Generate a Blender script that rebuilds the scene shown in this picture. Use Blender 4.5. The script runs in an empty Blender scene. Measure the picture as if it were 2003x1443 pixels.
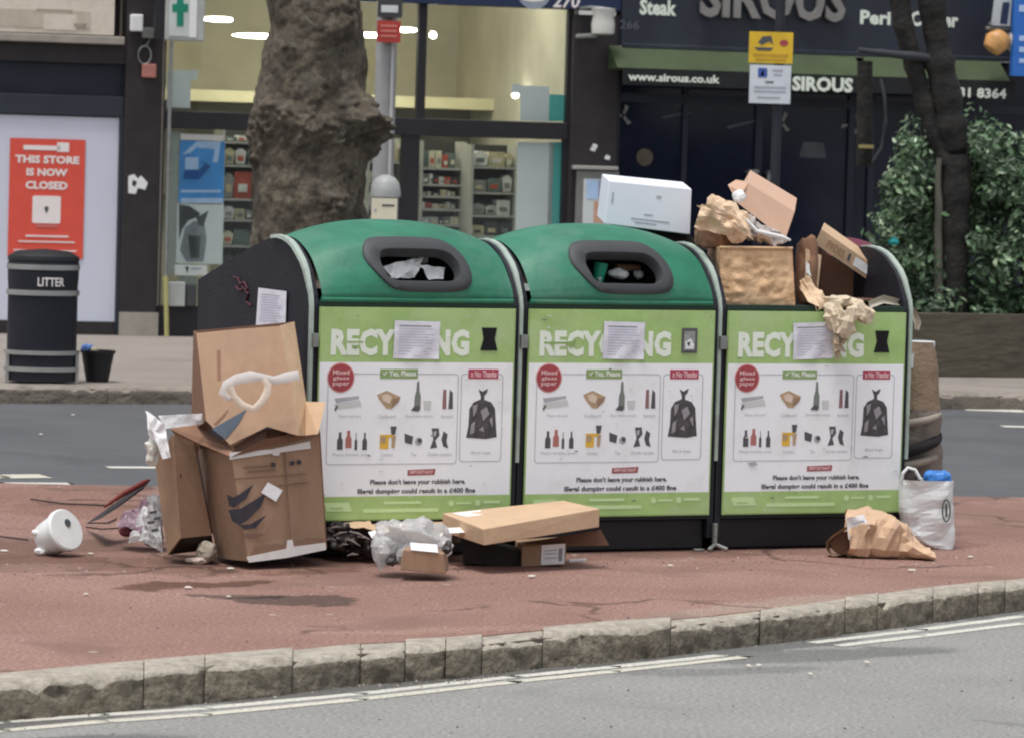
import bpy, bmesh, math, random
from mathutils import Vector, Matrix, noise
random.seed(7)
R = math.radians
scene = bpy.context.scene
col = scene.collection
# ------------------------------------------------------------------ camera
FP, CX, CY, CAMZ, ROLL, PITCH = 8000.0, 1001.5, 721.5, 1.94, 0.0288, math.atan(421.5/8000)
_F = Vector((0, math.cos(PITCH), -math.sin(PITCH))); _R = Vector((1, 0, 0)); _U = Vector((0, math.sin(PITCH), math.cos(PITCH)))
CR = math.cos(ROLL)*_R + math.sin(ROLL)*_U
CU = -math.sin(ROLL)*_R + math.cos(ROLL)*_U
CO = Vector((0, 0, CAMZ))
cam = bpy.data.cameras.new('camera'); camo = bpy.data.objects.new('camera', cam); col.objects.link(camo)
cam.sensor_width = 36; cam.lens = FP/2003*36; cam.clip_end = 2000; cam.clip_start = .1
mw = Matrix.Identity(4)
for i, a in enumerate((CR, CU, -_F)):
    for j in range(3): mw[j][i] = a[j]
mw.translation = CO
camo.matrix_world = mw
cam.dof.use_dof = True; cam.dof.focus_distance = 18.3; cam.dof.aperture_fstop = 8.0
scene.camera = camo
scene.cycles.filter_width = 2.1
# ------------------------------------------------------------------ light
w = bpy.data.worlds.new("World"); scene.world = w; w.use_nodes = True
nt = w.node_tree; nt.nodes.clear()
sky = nt.nodes.new('ShaderNodeTexSky'); sky.sky_type = 'NISHITA'; sky.sun_disc = False
SUN_EL, SUN_AZ = 74, 215
sky.sun_elevation = R(SUN_EL); sky.sun_rotation = R(SUN_AZ); sky.air_density = 1.0; sky.dust_density = 2.5
hs = nt.nodes.new('ShaderNodeHueSaturation'); hs.inputs['Saturation'].default_value = .28
bg = nt.nodes.new('ShaderNodeBackground'); bg.inputs['Strength'].default_value = .14
wo = nt.nodes.new('ShaderNodeOutputWorld')
nt.links.new(sky.outputs[0], hs.inputs['Color']); nt.links.new(hs.outputs[0], bg.inputs[0]); nt.links.new(bg.outputs[0], wo.inputs[0])
sl = bpy.data.lights.new('sun', 'SUN'); sl.energy = 1.9; sl.angle = R(18); sl.color = (1, .97, .93)
so = bpy.data.objects.new('sun', sl); col.objects.link(so)
sd = Vector((math.sin(R(SUN_AZ))*math.cos(R(SUN_EL)), math.cos(R(SUN_AZ))*math.cos(R(SUN_EL)), math.sin(R(SUN_EL))))
so.rotation_euler = sd.to_track_quat('Z', 'Y').to_euler(); so.location = (0, 0, 30)
scene.view_settings.view_transform = 'Standard'; scene.view_settings.look = 'None'
scene.view_settings.exposure = 0.36; scene.view_settings.gamma = 1
scene.view_settings.use_curve_mapping = False

# ------------------------------------------------------------------ unprojection: pixels of the photo -> places in the street
def ray(u, v): return _F + CR*((u-CX)/FP) - CU*((v-CY)/FP)
def G(u, v, z=.12):
    d = ray(u, v); return CO + d*((z-CAMZ)/d.z)
def P(u, v, Y):
    d = ray(u, v); return CO + d*(Y/d.y)
class Frame:
    def __init__(s, o, ang):
        s.o = Vector(o); s.a = ang
        s.x = Vector((math.cos(ang), math.sin(ang), 0)); s.y = Vector((-math.sin(ang), math.cos(ang), 0)); s.z = Vector((0, 0, 1))
        s.M = Matrix.Translation(s.o) @ Matrix.Rotation(ang, 4, 'Z')
    def hit(s, u, v, off=0.):
        d = ray(u, v); t = ((s.o + s.y*off - CO).dot(s.y))/d.dot(s.y)
        q = CO + d*t - s.o
        return (q.dot(s.x), q.z)
    def pt(s, u, v, off=0.):
        x, z = s.hit(u, v, off); return Vector((x, off, z))
    def wpt(s, u, v, off=0.): return s.M @ s.pt(u, v, off)

# ------------------------------------------------------------------ materials
MATS = {}
def mat(name, c, rough=.7, var=.12, scale=6., bump=0., bscale=40., metal=0., spec=.4, dirt=None, dirt_amt=.0, dscale=2., emit=0., coat=0., detail=6, stretch=None, trans=0., subs=0., wpos=False):
    if name in MATS: return MATS[name]
    m = bpy.data.materials.new(name); m.use_nodes = True; n = m.node_tree; n.nodes.clear()
    out = n.nodes.new('ShaderNodeOutputMaterial'); b = n.nodes.new('ShaderNodeBsdfPrincipled')
    n.links.new(b.outputs[0], out.inputs[0])
    b.inputs['Roughness'].default_value = rough; b.inputs['Metallic'].default_value = metal
    b.inputs['Specular IOR Level'].default_value = spec
    if coat: b.inputs['Coat Weight'].default_value = coat; b.inputs['Coat Roughness'].default_value = .2
    if trans: b.inputs['Transmission Weight'].default_value = trans
    tc = n.nodes.new('ShaderNodeTexCoord'); vec = tc.outputs['Object']
    if wpos: vec = n.nodes.new('ShaderNodeNewGeometry').outputs['Position']
    if stretch:
        mp = n.nodes.new('ShaderNodeMapping'); mp.inputs['Scale'].default_value = stretch
        n.links.new(vec, mp.inputs[0]); vec = mp.outputs[0]
    c4 = (*c, 1)
    nz = n.nodes.new('ShaderNodeTexNoise'); nz.inputs['Scale'].default_value = scale; nz.inputs['Detail'].default_value = detail; nz.inputs['Roughness'].default_value = .65
    n.links.new(vec, nz.inputs['Vector'])
    rp = n.nodes.new('ShaderNodeValToRGB'); rp.color_ramp.elements[0].position = .3; rp.color_ramp.elements[1].position = .7
    rp.color_ramp.elements[0].color = (*[x*(1-var) for x in c], 1); rp.color_ramp.elements[1].color = (*[min(1, x*(1+var)) for x in c], 1)
    n.links.new(nz.outputs['Fac'], rp.inputs[0]); last = rp.outputs[0]
    if dirt:
        n2 = n.nodes.new('ShaderNodeTexNoise'); n2.inputs['Scale'].default_value = dscale; n2.inputs['Detail'].default_value = 8; n2.inputs['Roughness'].default_value = .7
        n.links.new(vec, n2.inputs['Vector'])
        r2 = n.nodes.new('ShaderNodeValToRGB'); r2.color_ramp.elements[0].position = .48; r2.color_ramp.elements[1].position = .68
        r2.color_ramp.elements[0].color = (0, 0, 0, 1); r2.color_ramp.elements[1].color = (dirt_amt,)*3+(1,)
        n.links.new(n2.outputs['Fac'], r2.inputs[0])
        mx = n.nodes.new('ShaderNodeMixRGB'); mx.inputs[2].default_value = (*dirt, 1)
        n.links.new(r2.outputs[0], mx.inputs[0]); n.links.new(last, mx.inputs[1]); last = mx.outputs[0]
    n.links.new(last, b.inputs['Base Color'])
    if emit:
        n.links.new(last, b.inputs['Emission Color']); b.inputs['Emission Strength'].default_value = emit
    if bump:
        bn = n.nodes.new('ShaderNodeTexNoise'); bn.inputs['Scale'].default_value = bscale; bn.inputs['Detail'].default_value = 5
        n.links.new(vec, bn.inputs['Vector'])
        bp = n.nodes.new('ShaderNodeBump'); bp.inputs['Strength'].default_value = bump; bp.inputs['Distance'].default_value = .02
        n.links.new(bn.outputs['Fac'], bp.inputs['Height']); n.links.new(bp.outputs[0], b.inputs['Normal'])
    MATS[name] = m; return m
def ground_mat(name, c, c2, speck, patch, patch_pos=.55, rough=.85, cracks=None, sscale=90, spots=()):
    m = bpy.data.materials.new(name); m.use_nodes = True; n = m.node_tree; b = n.nodes['Principled BSDF']
    L = n.links.new
    tc = n.nodes.new('ShaderNodeTexCoord')
    def noi(s, d=6, r=.6, dist=0.):
        q = n.nodes.new('ShaderNodeTexNoise'); q.inputs['Scale'].default_value = s; q.inputs['Detail'].default_value = d; q.inputs['Roughness'].default_value = r
        q.inputs['Distortion'].default_value = dist; L(tc.outputs['Object'], q.inputs['Vector']); return q.outputs['Fac']
    def ramp(f, p0, p1, a, e):
        q = n.nodes.new('ShaderNodeValToRGB'); q.color_ramp.elements[0].position = p0; q.color_ramp.elements[1].position = p1
        q.color_ramp.elements[0].color = (*a, 1); q.color_ramp.elements[1].color = (*e, 1); L(f, q.inputs[0]); return q.outputs[0]
    def mix(f, a, bb, mode='MIX'):
        q = n.nodes.new('ShaderNodeMixRGB'); q.blend_type = mode
        if isinstance(f, float): q.inputs[0].default_value = f
        else: L(f, q.inputs[0])
        for k, x in ((1, a), (2, bb)):
            if isinstance(x, tuple): q.inputs[k].default_value = (*x, 1)
            else: L(x, q.inputs[k])
        return q.outputs[0]
    base = ramp(noi(1.1), .3, .7, c, c2)
    sp = ramp(noi(sscale, 3, .8), .38, .66, (1-speck,)*3, (1+speck,)*3)
    o = mix(1., base, sp, 'MULTIPLY')
    o = mix(ramp(noi(.7, 7, .62, .6), patch_pos, patch_pos+.07, (0, 0, 0), (.75,)*3), o, patch)
    if cracks:
        vo = n.nodes.new('ShaderNodeTexVoronoi'); vo.feature = 'DISTANCE_TO_EDGE'; vo.inputs['Scale'].default_value = cracks
        nn = n.nodes.new('ShaderNodeTexNoise'); nn.inputs['Scale'].default_value = 3; nn.inputs['Detail'].default_value = 6
        L(tc.outputs['Object'], nn.inputs['Vector'])
        va = n.nodes.new('ShaderNodeMixRGB'); va.blend_type = 'LINEAR_LIGHT'; va.inputs[0].default_value = .25
        L(tc.outputs['Object'], va.inputs[1]); L(nn.outputs['Color'], va.inputs[2]); L(va.outputs[0], vo.inputs['Vector'])
        cm = ramp(vo.outputs['Distance'], .012, .03, (1, 1, 1), (0, 0, 0))
        msk = ramp(noi(.55, 3), .5, .56, (0, 0, 0), (.8,)*3)
        o = mix(mix(1., cm, msk, 'MULTIPLY'), o, tuple(x*.38 for x in c))
    if cracks:
        for sc_, th_, cc_ in ((3.1, .045, (.42, .36, .33)), (5.3, .05, (.14, .11, .1)), (9.0, .06, (.46, .42, .38))):
            vg = n.nodes.new('ShaderNodeTexVoronoi'); vg.inputs['Scale'].default_value = sc_; vg.inputs['Randomness'].default_value = 1; L(tc.outputs['Object'], vg.inputs['Vector'])
            o = mix(mix(1., ramp(vg.outputs['Distance'], th_, th_*1.5, (1, 1, 1), (0, 0, 0)), ramp(noi(1.7+sc_, 2), .5, .54, (0, 0, 0), (.75,)*3), 'MULTIPLY'), o, cc_)
    if spots:
        ge = n.nodes.new('ShaderNodeNewGeometry'); wn_ = n.nodes.new('ShaderNodeTexNoise'); wn_.inputs['Scale'].default_value = 2.6; wn_.inputs['Detail'].default_value = 9; wn_.inputs['Roughness'].default_value = .68
        L(ge.outputs['Position'], wn_.inputs['Vector'])
        vs_ = n.nodes.new('ShaderNodeVectorMath'); vs_.operation = 'SUBTRACT'; L(wn_.outputs['Color'], vs_.inputs[0]); vs_.inputs[1].default_value = (.5, .5, .5)
        vm_ = n.nodes.new('ShaderNodeVectorMath'); vm_.operation = 'MULTIPLY_ADD'; L(vs_.outputs[0], vm_.inputs[0]); vm_.inputs[1].default_value = (.7, .62, 0) if cracks else (.5, .38, 0); L(ge.outputs['Position'], vm_.inputs[2])
        for (A_, B_, hw_, colr, st_) in spots:
            c_ = (A_+B_)/2; d_ = B_-A_
            mp_ = n.nodes.new('ShaderNodeMapping'); mp_.vector_type = 'TEXTURE'; mp_.inputs['Location'].default_value = (c_.x, c_.y, .12 if abs(c_.z) > .05 else 0); mp_.inputs['Rotation'].default_value = (0, 0, math.atan2(d_.y, d_.x)); mp_.inputs['Scale'].default_value = (d_.length/2, hw_, 1)
            L(vm_.outputs[0], mp_.inputs[0]); le_ = n.nodes.new('ShaderNodeVectorMath'); le_.operation = 'LENGTH'; L(mp_.outputs[0], le_.inputs[0])
            mr_ = n.nodes.new('ShaderNodeMapRange'); mr_.interpolation_type = 'SMOOTHSTEP'; mr_.inputs[1].default_value = .93 if st_ > .97 else .75; mr_.inputs[2].default_value = 1.0 if st_ > .97 else 1.1; mr_.inputs[3].default_value = st_; mr_.inputs[4].default_value = 0
            L(le_.outputs['Value'], mr_.inputs[0]); dk = mix(1., o, colr, 'MULTIPLY'); o = mix(mr_.outputs[0], o, dk)
    L(o, b.inputs['Base Color']); b.inputs['Roughness'].default_value = rough
    b.inputs['Specular IOR Level'].default_value = .3
    bp = n.nodes.new('ShaderNodeBump'); bp.inputs['Strength'].default_value = .5; bp.inputs['Distance'].default_value = .01
    L(noi(sscale*.8, 4), bp.inputs['Height']); L(bp.outputs[0], b.inputs['Normal'])
    return m
def glass_mat(name, tint, gloss=.12, opacity=.0, dark=(.01, .01, .012)):
    m = bpy.data.materials.new(name); m.use_nodes = True; n = m.node_tree; n.nodes.clear()
    out = n.nodes.new('ShaderNodeOutputMaterial'); tr = n.nodes.new('ShaderNodeBsdfTransparent'); tr.inputs[0].default_value = (*tint, 1)
    gl = n.nodes.new('ShaderNodeBsdfGlossy'); gl.inputs['Roughness'].default_value = .03; gl.inputs[0].default_value = (.8, .85, .9, 1)
    lw = n.nodes.new('ShaderNodeLayerWeight'); pw_ = n.nodes.new('ShaderNodeMath'); pw_.operation = 'POWER'; n.links.new(lw.outputs['Facing'], pw_.inputs[0]); pw_.inputs[1].default_value = 4
    fr = n.nodes.new('ShaderNodeMath'); fr.operation = 'MULTIPLY_ADD'; n.links.new(pw_.outputs[0], fr.inputs[0]); fr.inputs[1].default_value = .9; fr.inputs[2].default_value = .035
    mx = n.nodes.new('ShaderNodeMixShader'); n.links.new(fr.outputs[0], mx.inputs[0]); n.links.new(tr.outputs[0], mx.inputs[1]); n.links.new(gl.outputs[0], mx.inputs[2])
    last = mx
    if opacity:
        df = n.nodes.new('ShaderNodeBsdfDiffuse'); df.inputs[0].default_value = (*dark, 1)
        m2 = n.nodes.new('ShaderNodeMixShader'); m2.inputs[0].default_value = opacity
        n.links.new(mx.outputs[0], m2.inputs[1]); n.links.new(df.outputs[0], m2.inputs[2]); last = m2
    n.links.new(last.outputs[0], out.inputs[0]); return m

def film_mat(name, c, alpha, rough=.25):
    m = mat(name, c, rough, .12, 9, spec=.7, bump=1., bscale=13); n = m.node_tree; b = [x for x in n.nodes if x.type == 'BSDF_PRINCIPLED'][0]; out = [x for x in n.nodes if x.type == 'OUTPUT_MATERIAL'][0]
    tr = n.nodes.new('ShaderNodeBsdfTransparent'); tl = n.nodes.new('ShaderNodeBsdfTranslucent'); tl.inputs[0].default_value = (*c, 1)
    a_ = n.nodes.new('ShaderNodeMixShader'); a_.inputs[0].default_value = .35; n.links.new(b.outputs[0], a_.inputs[1]); n.links.new(tl.outputs[0], a_.inputs[2])
    m_ = n.nodes.new('ShaderNodeMixShader'); m_.inputs[0].default_value = alpha; n.links.new(tr.outputs[0], m_.inputs[1]); n.links.new(a_.outputs[0], m_.inputs[2]); n.links.new(m_.outputs[0], out.inputs[0]); return m
# ------------------------------------------------------------------ mesh builder
_tc = {}
def text_geo(body, off=0.0, res=2, space=1.0):
    k = (body, off, res, space)
    if k in _tc: return _tc[k]
    cu = bpy.data.curves.new('lettering', 'FONT'); cu.body = body; cu.size = 1; cu.offset = off; cu.resolution_u = res; cu.space_character = space
    ob = bpy.data.objects.new('lettering', cu); col.objects.link(ob)
    dg = bpy.context.evaluated_depsgraph_get(); dg.update()
    me = bpy.data.meshes.new_from_object(ob.evaluated_get(dg))
    vs = [(v.co.x, v.co.y) for v in me.vertices]; fs = [tuple(p.vertices) for p in me.polygons]
    bpy.data.objects.remove(ob); bpy.data.curves.remove(cu); bpy.data.meshes.remove(me)
    _tc[k] = (vs, fs); return vs, fs
class MB:
    def __init__(s): s.v = []; s.f = []; s.m = []; s.ms = []
    def mi(s, m):
        if m not in s.ms: s.ms.append(m)
        return s.ms.index(m)
    def add(s, vs, fs, m, M=None):
        b = len(s.v); k = s.mi(m)
        for v in vs:
            v = Vector(v); s.v.append(M @ v if M else v)
        for f in fs: s.f.append(tuple(b+i for i in f)); s.m.append(k)
        return s
    def box(s, m, x0, x1, y0, y1, z0, z1, M=None):
        vs = [(x, y, z) for x in (x0, x1) for y in (y0, y1) for z in (z0, z1)]
        return s.add(vs, [(0, 1, 3, 2), (4, 6, 7, 5), (0, 4, 5, 1), (2, 3, 7, 6), (0, 2, 6, 4), (1, 5, 7, 3)], m, M)
    def hexa(s, m, front, back):      # two quads of 4 points (same order: TL TR BR BL)
        return s.add(list(front)+list(back), [(0, 3, 2, 1), (4, 5, 6, 7), (0, 1, 5, 4), (1, 2, 6, 5), (2, 3, 7, 6), (3, 0, 4, 7)], m)
    def poly(s, m, pts, M=None): return s.add(pts, [tuple(range(len(pts)))], m, M)
    def slab(s, m, pts, t, M=None):    # polygon with thickness vector t
        n = len(pts); pts = [Vector(p) for p in pts]; t = Vector(t)
        return s.add(pts+[p+t for p in pts], [tuple(range(n)), tuple(range(2*n-1, n-1, -1))]+[(i, i+n, (i+1) % n+n, (i+1) % n) for i in range(n)], m, M)
    def prism(s, m, o2, y0, y1, M=None): return s.slab(m, [(x, y0, z) for x, z in o2], (0, y1-y0, 0), M)
    def tube(s, m, pts, r, n=8, M=None):
        pts = [Vector(p) for p in pts]; rs = r if isinstance(r, (list, tuple)) else [r]*len(pts)
        vs = []; up = Vector((0, 0, 1))
        for i, p in enumerate(pts):
            t = (pts[min(i+1, len(pts)-1)]-pts[max(i-1, 0)]).normalized()
            a = t.cross(up)
            if a.length < .1: a = t.cross(Vector((0, 1, 0)))
            a.normalize(); b = t.cross(a)
            for k in range(n):
                c = 2*math.pi*k/n; vs.append(p+(a*math.cos(c)+b*math.sin(c))*rs[i])
        fs = [(i*n+k, i*n+(k+1) % n, (i+1)*n+(k+1) % n, (i+1)*n+k) for i in range(len(pts)-1) for k in range(n)]
        fs += [tuple(range(n-1, -1, -1)), tuple(range((len(pts)-1)*n, len(pts)*n))]
        return s.add(vs, fs, m, M)
    def lathe(s, m, prof, n=24, M=None, sx=1, sy=1, cap=True):
        vs = [(r*sx*math.cos(2*math.pi*k/n), r*sy*math.sin(2*math.pi*k/n), z) for r, z in prof for k in range(n)]
        fs = [(i*n+k, i*n+(k+1) % n, (i+1)*n+(k+1) % n, (i+1)*n+k) for i in range(len(prof)-1) for k in range(n)]
        if cap: fs += [tuple(range(n-1, -1, -1)), tuple(range((len(prof)-1)*n, len(prof)*n))]
        return s.add(vs, fs, m, M)
    def grid(s, m, fn, nu, nv, M=None, skip=None):
        vs = [fn(i/nu, j/nv) for j in range(nv+1) for i in range(nu+1)]
        fs = []
        for j in range(nv):
            for i in range(nu):
                if skip and skip((i+.5)/nu, (j+.5)/nv): continue
                a = j*(nu+1)+i; fs.append((a, a+1, a+nu+2, a+nu+1))
        return s.add(vs, fs, m, M)
    def text(s, m, body, x0, x1, z0, z1, y, off=.0, M=None, thick=0, ital=0., corners=None, space=1.0):
        vs, fs = text_geo(body, off, space=space)
        ax = min(v[0] for v in vs); bx = max(v[0] for v in vs); az = min(v[1] for v in vs); bz = max(v[1] for v in vs)
        def mp(v):
            a = (v[0]-ax)/(bx-ax); b = (v[1]-az)/(bz-az)
            return (x0+(x1-x0)*a+ital*b*(z1-z0), y, z0+(z1-z0)*b)
        pv = [mp(v) for v in vs]
        if thick:
            e = {}
            for f in fs:
                for i in range(len(f)):
                    a, b = f[i], f[(i+1) % len(f)]; e[(a, b)] = 1
            n = len(pv); side = [(b, a, a+n, b+n) for (a, b) in e if (b, a) not in e]
            return s.add(pv+[(x, yy-thick, z) for x, yy, z in pv], [tuple(i+n for i in f) for f in fs]+side, m, M)
        return s.add(pv, fs, m, M)
    def build(s, name, parent=None, smooth=None, bevel=0, world=False, weld=False, fix=True, tri=False):
        me = bpy.data.meshes.new(name)
        vs = s.v
        if world and parent is not None:
            bpy.context.view_layer.update(); inv = parent.matrix_world.inverted(); vs = [inv @ v for v in vs]
        org = Vector((0, 0, 0))
        if parent is None and vs:
            lo = Vector([min(v[i] for v in vs) for i in range(3)]); hi = Vector([max(v[i] for v in vs) for i in range(3)])
            org = Vector(((lo.x+hi.x)/2, (lo.y+hi.y)/2, lo.z)); vs = [v-org for v in vs]
        me.from_pydata([tuple(v) for v in vs], [], s.f)
        for m in s.ms: me.materials.append(m)
        for p, k in zip(me.polygons, s.m): p.material_index = k
        if fix or weld:
            bm = bmesh.new(); bm.from_mesh(me)
            if tri: bmesh.ops.triangulate(bm, faces=bm.faces, quad_method='SHORT_EDGE')
            if weld: bmesh.ops.remove_doubles(bm, verts=bm.verts, dist=.0004)
            if fix: bmesh.ops.recalc_face_normals(bm, faces=bm.faces)
            bm.to_mesh(me); bm.free()
        me.update()
        if smooth is not None:
            me.shade_smooth(); me.set_sharp_from_angle(angle=R(smooth))
        o = bpy.data.objects.new(name, me); col.objects.link(o); o.location = org
        if parent is not None: o.parent = parent
        if bevel:
            md = o.modifiers.new('bevel', 'BEVEL'); md.width = bevel; md.segments = 2; md.limit_method = 'ANGLE'; md.angle_limit = R(35)
        return o
def tag(o, label=None, cat=None, group=None, kind=None):
    if label: o['label'] = label
    if cat: o['category'] = cat
    if group: o['group'] = group
    if kind: o['kind'] = kind
    return o
def thing(name, label, cat, loc=(0, 0, 0), rz=0, group=None):
    o = bpy.data.objects.new(name, None); col.objects.link(o); o.location = loc; o.rotation_euler = (0, 0, rz)
    o.empty_display_size = .1
    return tag(o, label, cat, group)
def lerp(a, b, t): return a+(b-a)*t
def interp(tab, x):
    if x <= tab[0][0]: return tab[0][1]
    for (a, b), (c, d) in zip(tab, tab[1:]):
        if x <= c: return b+(d-b)*(x-a)/(c-a)
    return tab[-1][1]
def fold(p, seed, f):                      # creased noise, 0..1 with sharp valleys
    q = p*f+Vector((seed*13.7, seed*7.1, seed*3.3))
    return abs(noise.noise(q))*1.6+abs(noise.noise(q*2.3))*.7
def facet(p, seed, f):
    q = p*f+Vector((seed*3.7, seed*9.1, seed*5.3))
    d, _ = noise.voronoi(q); return d[0]
def crumple_blob(mb, m, c, rad, seed=1, amp=.25, freq=7, pw=.8, floor=None, n=56, rot=0., cut=None, fac=.5):
    c = Vector(c); n2 = n//2
    cr, sr = math.cos(rot), math.sin(rot)
    def sg(a, k): return math.copysign(abs(a)**k, a)
    def fn(u, v):
        th = 2*math.pi*(u % 1.0); ph = math.pi*(v-.5)
        d = Vector((sg(math.cos(ph), pw)*sg(math.cos(th), pw), sg(math.cos(ph), pw)*sg(math.sin(th), pw), sg(math.sin(ph), pw)))
        q = Vector((d.x*rad[0], d.y*rad[1], d.z*rad[2]))
        k = 1-amp*(fold(q, seed, freq)-.3)-amp*fac*facet(q, seed, freq*1.5)
        q = q*k
        if rad[0] != rad[2] or rot: q = Vector((q.x*cr-q.z*sr, q.y, q.x*sr+q.z*cr))
        q = q+c
        if floor is not None and q.z < floor: q.z = floor+.002*noise.noise(q*20)
        return q
    mb.grid(m, fn, n, n2, skip=cut); return mb
def crumple_sheet(mb, m, corners, seed=1, amp=.03, freq=9, nu=30, nv=20, edge=.0, thick=.0, n=None):
    A, B, C, D = [Vector(p) for p in corners]    # TL TR BR BL
    nn = (B-A).cross(D-A).normalized() if n is None else Vector(n)
    def fn(u, v):
        p = (A*(1-u)+B*u)*(1-v)+(D*(1-u)+C*u)*v
        d = fold(p, seed, freq)-.35+.8*facet(p, seed, freq*1.2)-.3
        e = Vector((noise.noise(p*freq*.7+Vector((seed, 0, 5))), 0, noise.noise(p*freq*.7+Vector((3, seed, 9)))))*edge
        return p+nn*amp*d+e
    mb.grid(m, fn, nu, nv); return mb

# colours
M_white = mat('white_print', (.88, .90, .93), .6, .03, 3, dirt=(.55, .55, .52), dirt_amt=.4, dscale=3, wpos=True)
M_lime = mat('lime_print', (.36, .53, .19), .55, .12, 7, dirt=(.46, .58, .32), dirt_amt=.7, dscale=4, wpos=True)
M_limepale = mat('pale_lime_print', (.56, .74, .38), .6, .05, 8)
M_letter = mat('letter_white', (.78, .84, .74), .6, .04, 10)
M_black = mat('black_plastic', (.008, .0085, .011), .55, .2, 8, bump=.1)
M_navy = mat('dark_side_plastic', (.009, .010, .018), .6, .2, 4, bump=.15, bscale=60, dirt=(.03, .027, .03), dirt_amt=.3)
M_green = mat('green_plastic', (.018, .16, .092), .5, .22, 4, bump=.1, bscale=30, dirt=(.075, .2, .14), dirt_amt=.8, detail=9, wpos=True, dscale=3.5, spec=.5)
M_trim = mat('pale_trim', (.36, .43, .38), .5, .12, 12, dirt=(.2, .22, .2), dirt_amt=.5, dscale=9)
M_grey = mat('grey_rubber', (.05, .053, .058), .6, .1, 10)
M_metal = mat('weathered_metal', (.3, .31, .3), .4, .2, 20, metal=.7)
M_red = mat('red_print', (.36, .06, .07), .6, .1)
M_ink = mat('ink_grey', (.09, .09, .1), .7, .15)
M_ink2 = mat('pale_ink', (.42, .42, .46), .7, .1)
M_tan = mat('tan_ink', (.45, .32, .2), .7, .15, 40)
M_yel = mat('yellow_ink', (.72, .45, .06), .7, .1)
M_pap = mat('paper', (.73, .73, .80), .7, .05, 20, bump=.2, bscale=25)
M_papw = mat('white_paper', (.80, .80, .80), .7, .05, 15, bump=.2)
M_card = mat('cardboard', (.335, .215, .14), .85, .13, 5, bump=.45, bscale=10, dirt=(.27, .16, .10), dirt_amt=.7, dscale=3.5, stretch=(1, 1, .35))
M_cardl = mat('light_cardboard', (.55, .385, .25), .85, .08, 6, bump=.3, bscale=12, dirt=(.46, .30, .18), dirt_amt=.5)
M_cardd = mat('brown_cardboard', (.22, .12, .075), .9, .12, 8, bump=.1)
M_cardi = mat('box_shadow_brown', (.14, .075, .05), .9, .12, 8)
M_kraft = mat('kraft_paper', (.68, .50, .34), .8, .1, 7, bump=.25, bscale=30)
M_kraftd = mat('dull_kraft_paper', (.42, .33, .24), .85, .14, 7, bump=.25, bscale=30)
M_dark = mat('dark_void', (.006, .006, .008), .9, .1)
M_brownblack = mat('dark_brown_black', (.018, .013, .012), .8, .3, 9, bump=.2)

# ================================================================== SETTING
def GG(u0, v0, u1, v1, z=0.): return G(u0, v0, z), G(u1, v1, z)
wetc = (.52, .53, .54)
RS = [(*GG(-300, 1450, 420, 1364), .15, (.45, .44, .43), .95), (*GG(300, 1376, 900, 1326), .14, (.45, .44, .43), .95), (*GG(800, 1334, 1300, 1284), .14, (.45, .44, .43), .95), (*GG(1200, 1296, 1700, 1238), .16, wetc, .95), (*GG(1340, 1296, 1880, 1266), .17, (.6, .61, .62), .9), (*GG(1180, 1318, 1640, 1306), .11, (.68, .69, .7), .8), (*GG(1600, 1240, 2300, 1160), .11, wetc, .9),
      (*GG(-500, 1490, 400, 1440), .16, (.5, .51, .53), .9), (*GG(1880, 1408, 2150, 1430), .03, (.7, .7, .7), .7)]
M_road = ground_mat('asphalt', (.225, .224, .212), (.285, .28, .265), .34, (.2, .2, .192), .60, spots=RS, sscale=55)
M_road2 = ground_mat('far_asphalt', (.085, .088, .095), (.11, .113, .12), .15, (.075, .078, .084), .56)
wr = (.62, .56, .52)
IS = [(*GG(440, 1169, 735, 1178, .12), .20, (.40, .43, .43), .98), (*GG(360, 1163, 560, 1168, .12), .12, (.42, .45, .45), .985), (*GG(240, 1150, 500, 1136, .12), .16, (.66, .6, .56), .98), (*GG(-60, 1100, 240, 1090, .12), .14, (.7, .64, .6), .98), (*GG(520, 1122, 720, 1112, .12), .12, (.68, .6, .56), .98), (*GG(240, 1152, 520, 1134, .12), .17, wr, .95), (*GG(150, 1108, 700, 1096, .12), .38, (.78, .72, .66), .9), (*GG(300, 1100, 660, 1090, .12), .16, (.6, .54, .5), .8), (*GG(620, 1098, 1200, 1090, .12), .26, (.72, .66, .62), .85), (*GG(1100, 1082, 1700, 1070, .12), .3, (.7, .66, .64), .8),
      (*GG(-100, 1068, 300, 1064, .12), .32, (.74, .7, .66), .9), (*GG(0, 1090, 160, 1080, .12), .10, wr, .8), (*GG(60, 1010, 330, 990, .12), .5, (.76, .68, .62), .8), (*GG(-50, 975, 380, 970, .12), .7, (.8, .76, .72), .8), (*GG(1740, 1062, 1900, 1060, .12), .25, (.78, .72, .7), .8), (*GG(620, 1240, 1100, 1225, .12), .10, (1.3, 1.45, 1.4), .5), (*GG(1200, 1212, 2000, 1140, .12), .16, (1.1, 1.35, 1.35), .8)]
M_redt = ground_mat('red_asphalt', (.235, .130, .104), (.31, .187, .155), .42, (.19, .112, .09), .52, cracks=1.0, spots=IS, sscale=60)
M_pave = ground_mat('paving', (.24, .215, .19), (.29, .26, .235), .16, (.2, .18, .16), .58)
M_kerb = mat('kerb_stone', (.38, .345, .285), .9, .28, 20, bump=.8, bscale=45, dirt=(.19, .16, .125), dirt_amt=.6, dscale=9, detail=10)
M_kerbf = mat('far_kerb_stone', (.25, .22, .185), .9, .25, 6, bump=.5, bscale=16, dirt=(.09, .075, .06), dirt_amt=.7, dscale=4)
def sheet(name, m, pts):
    mb = MB(); mb.poly(m, pts); return tag(mb.build(name, fix=False), kind='structure')
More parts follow.
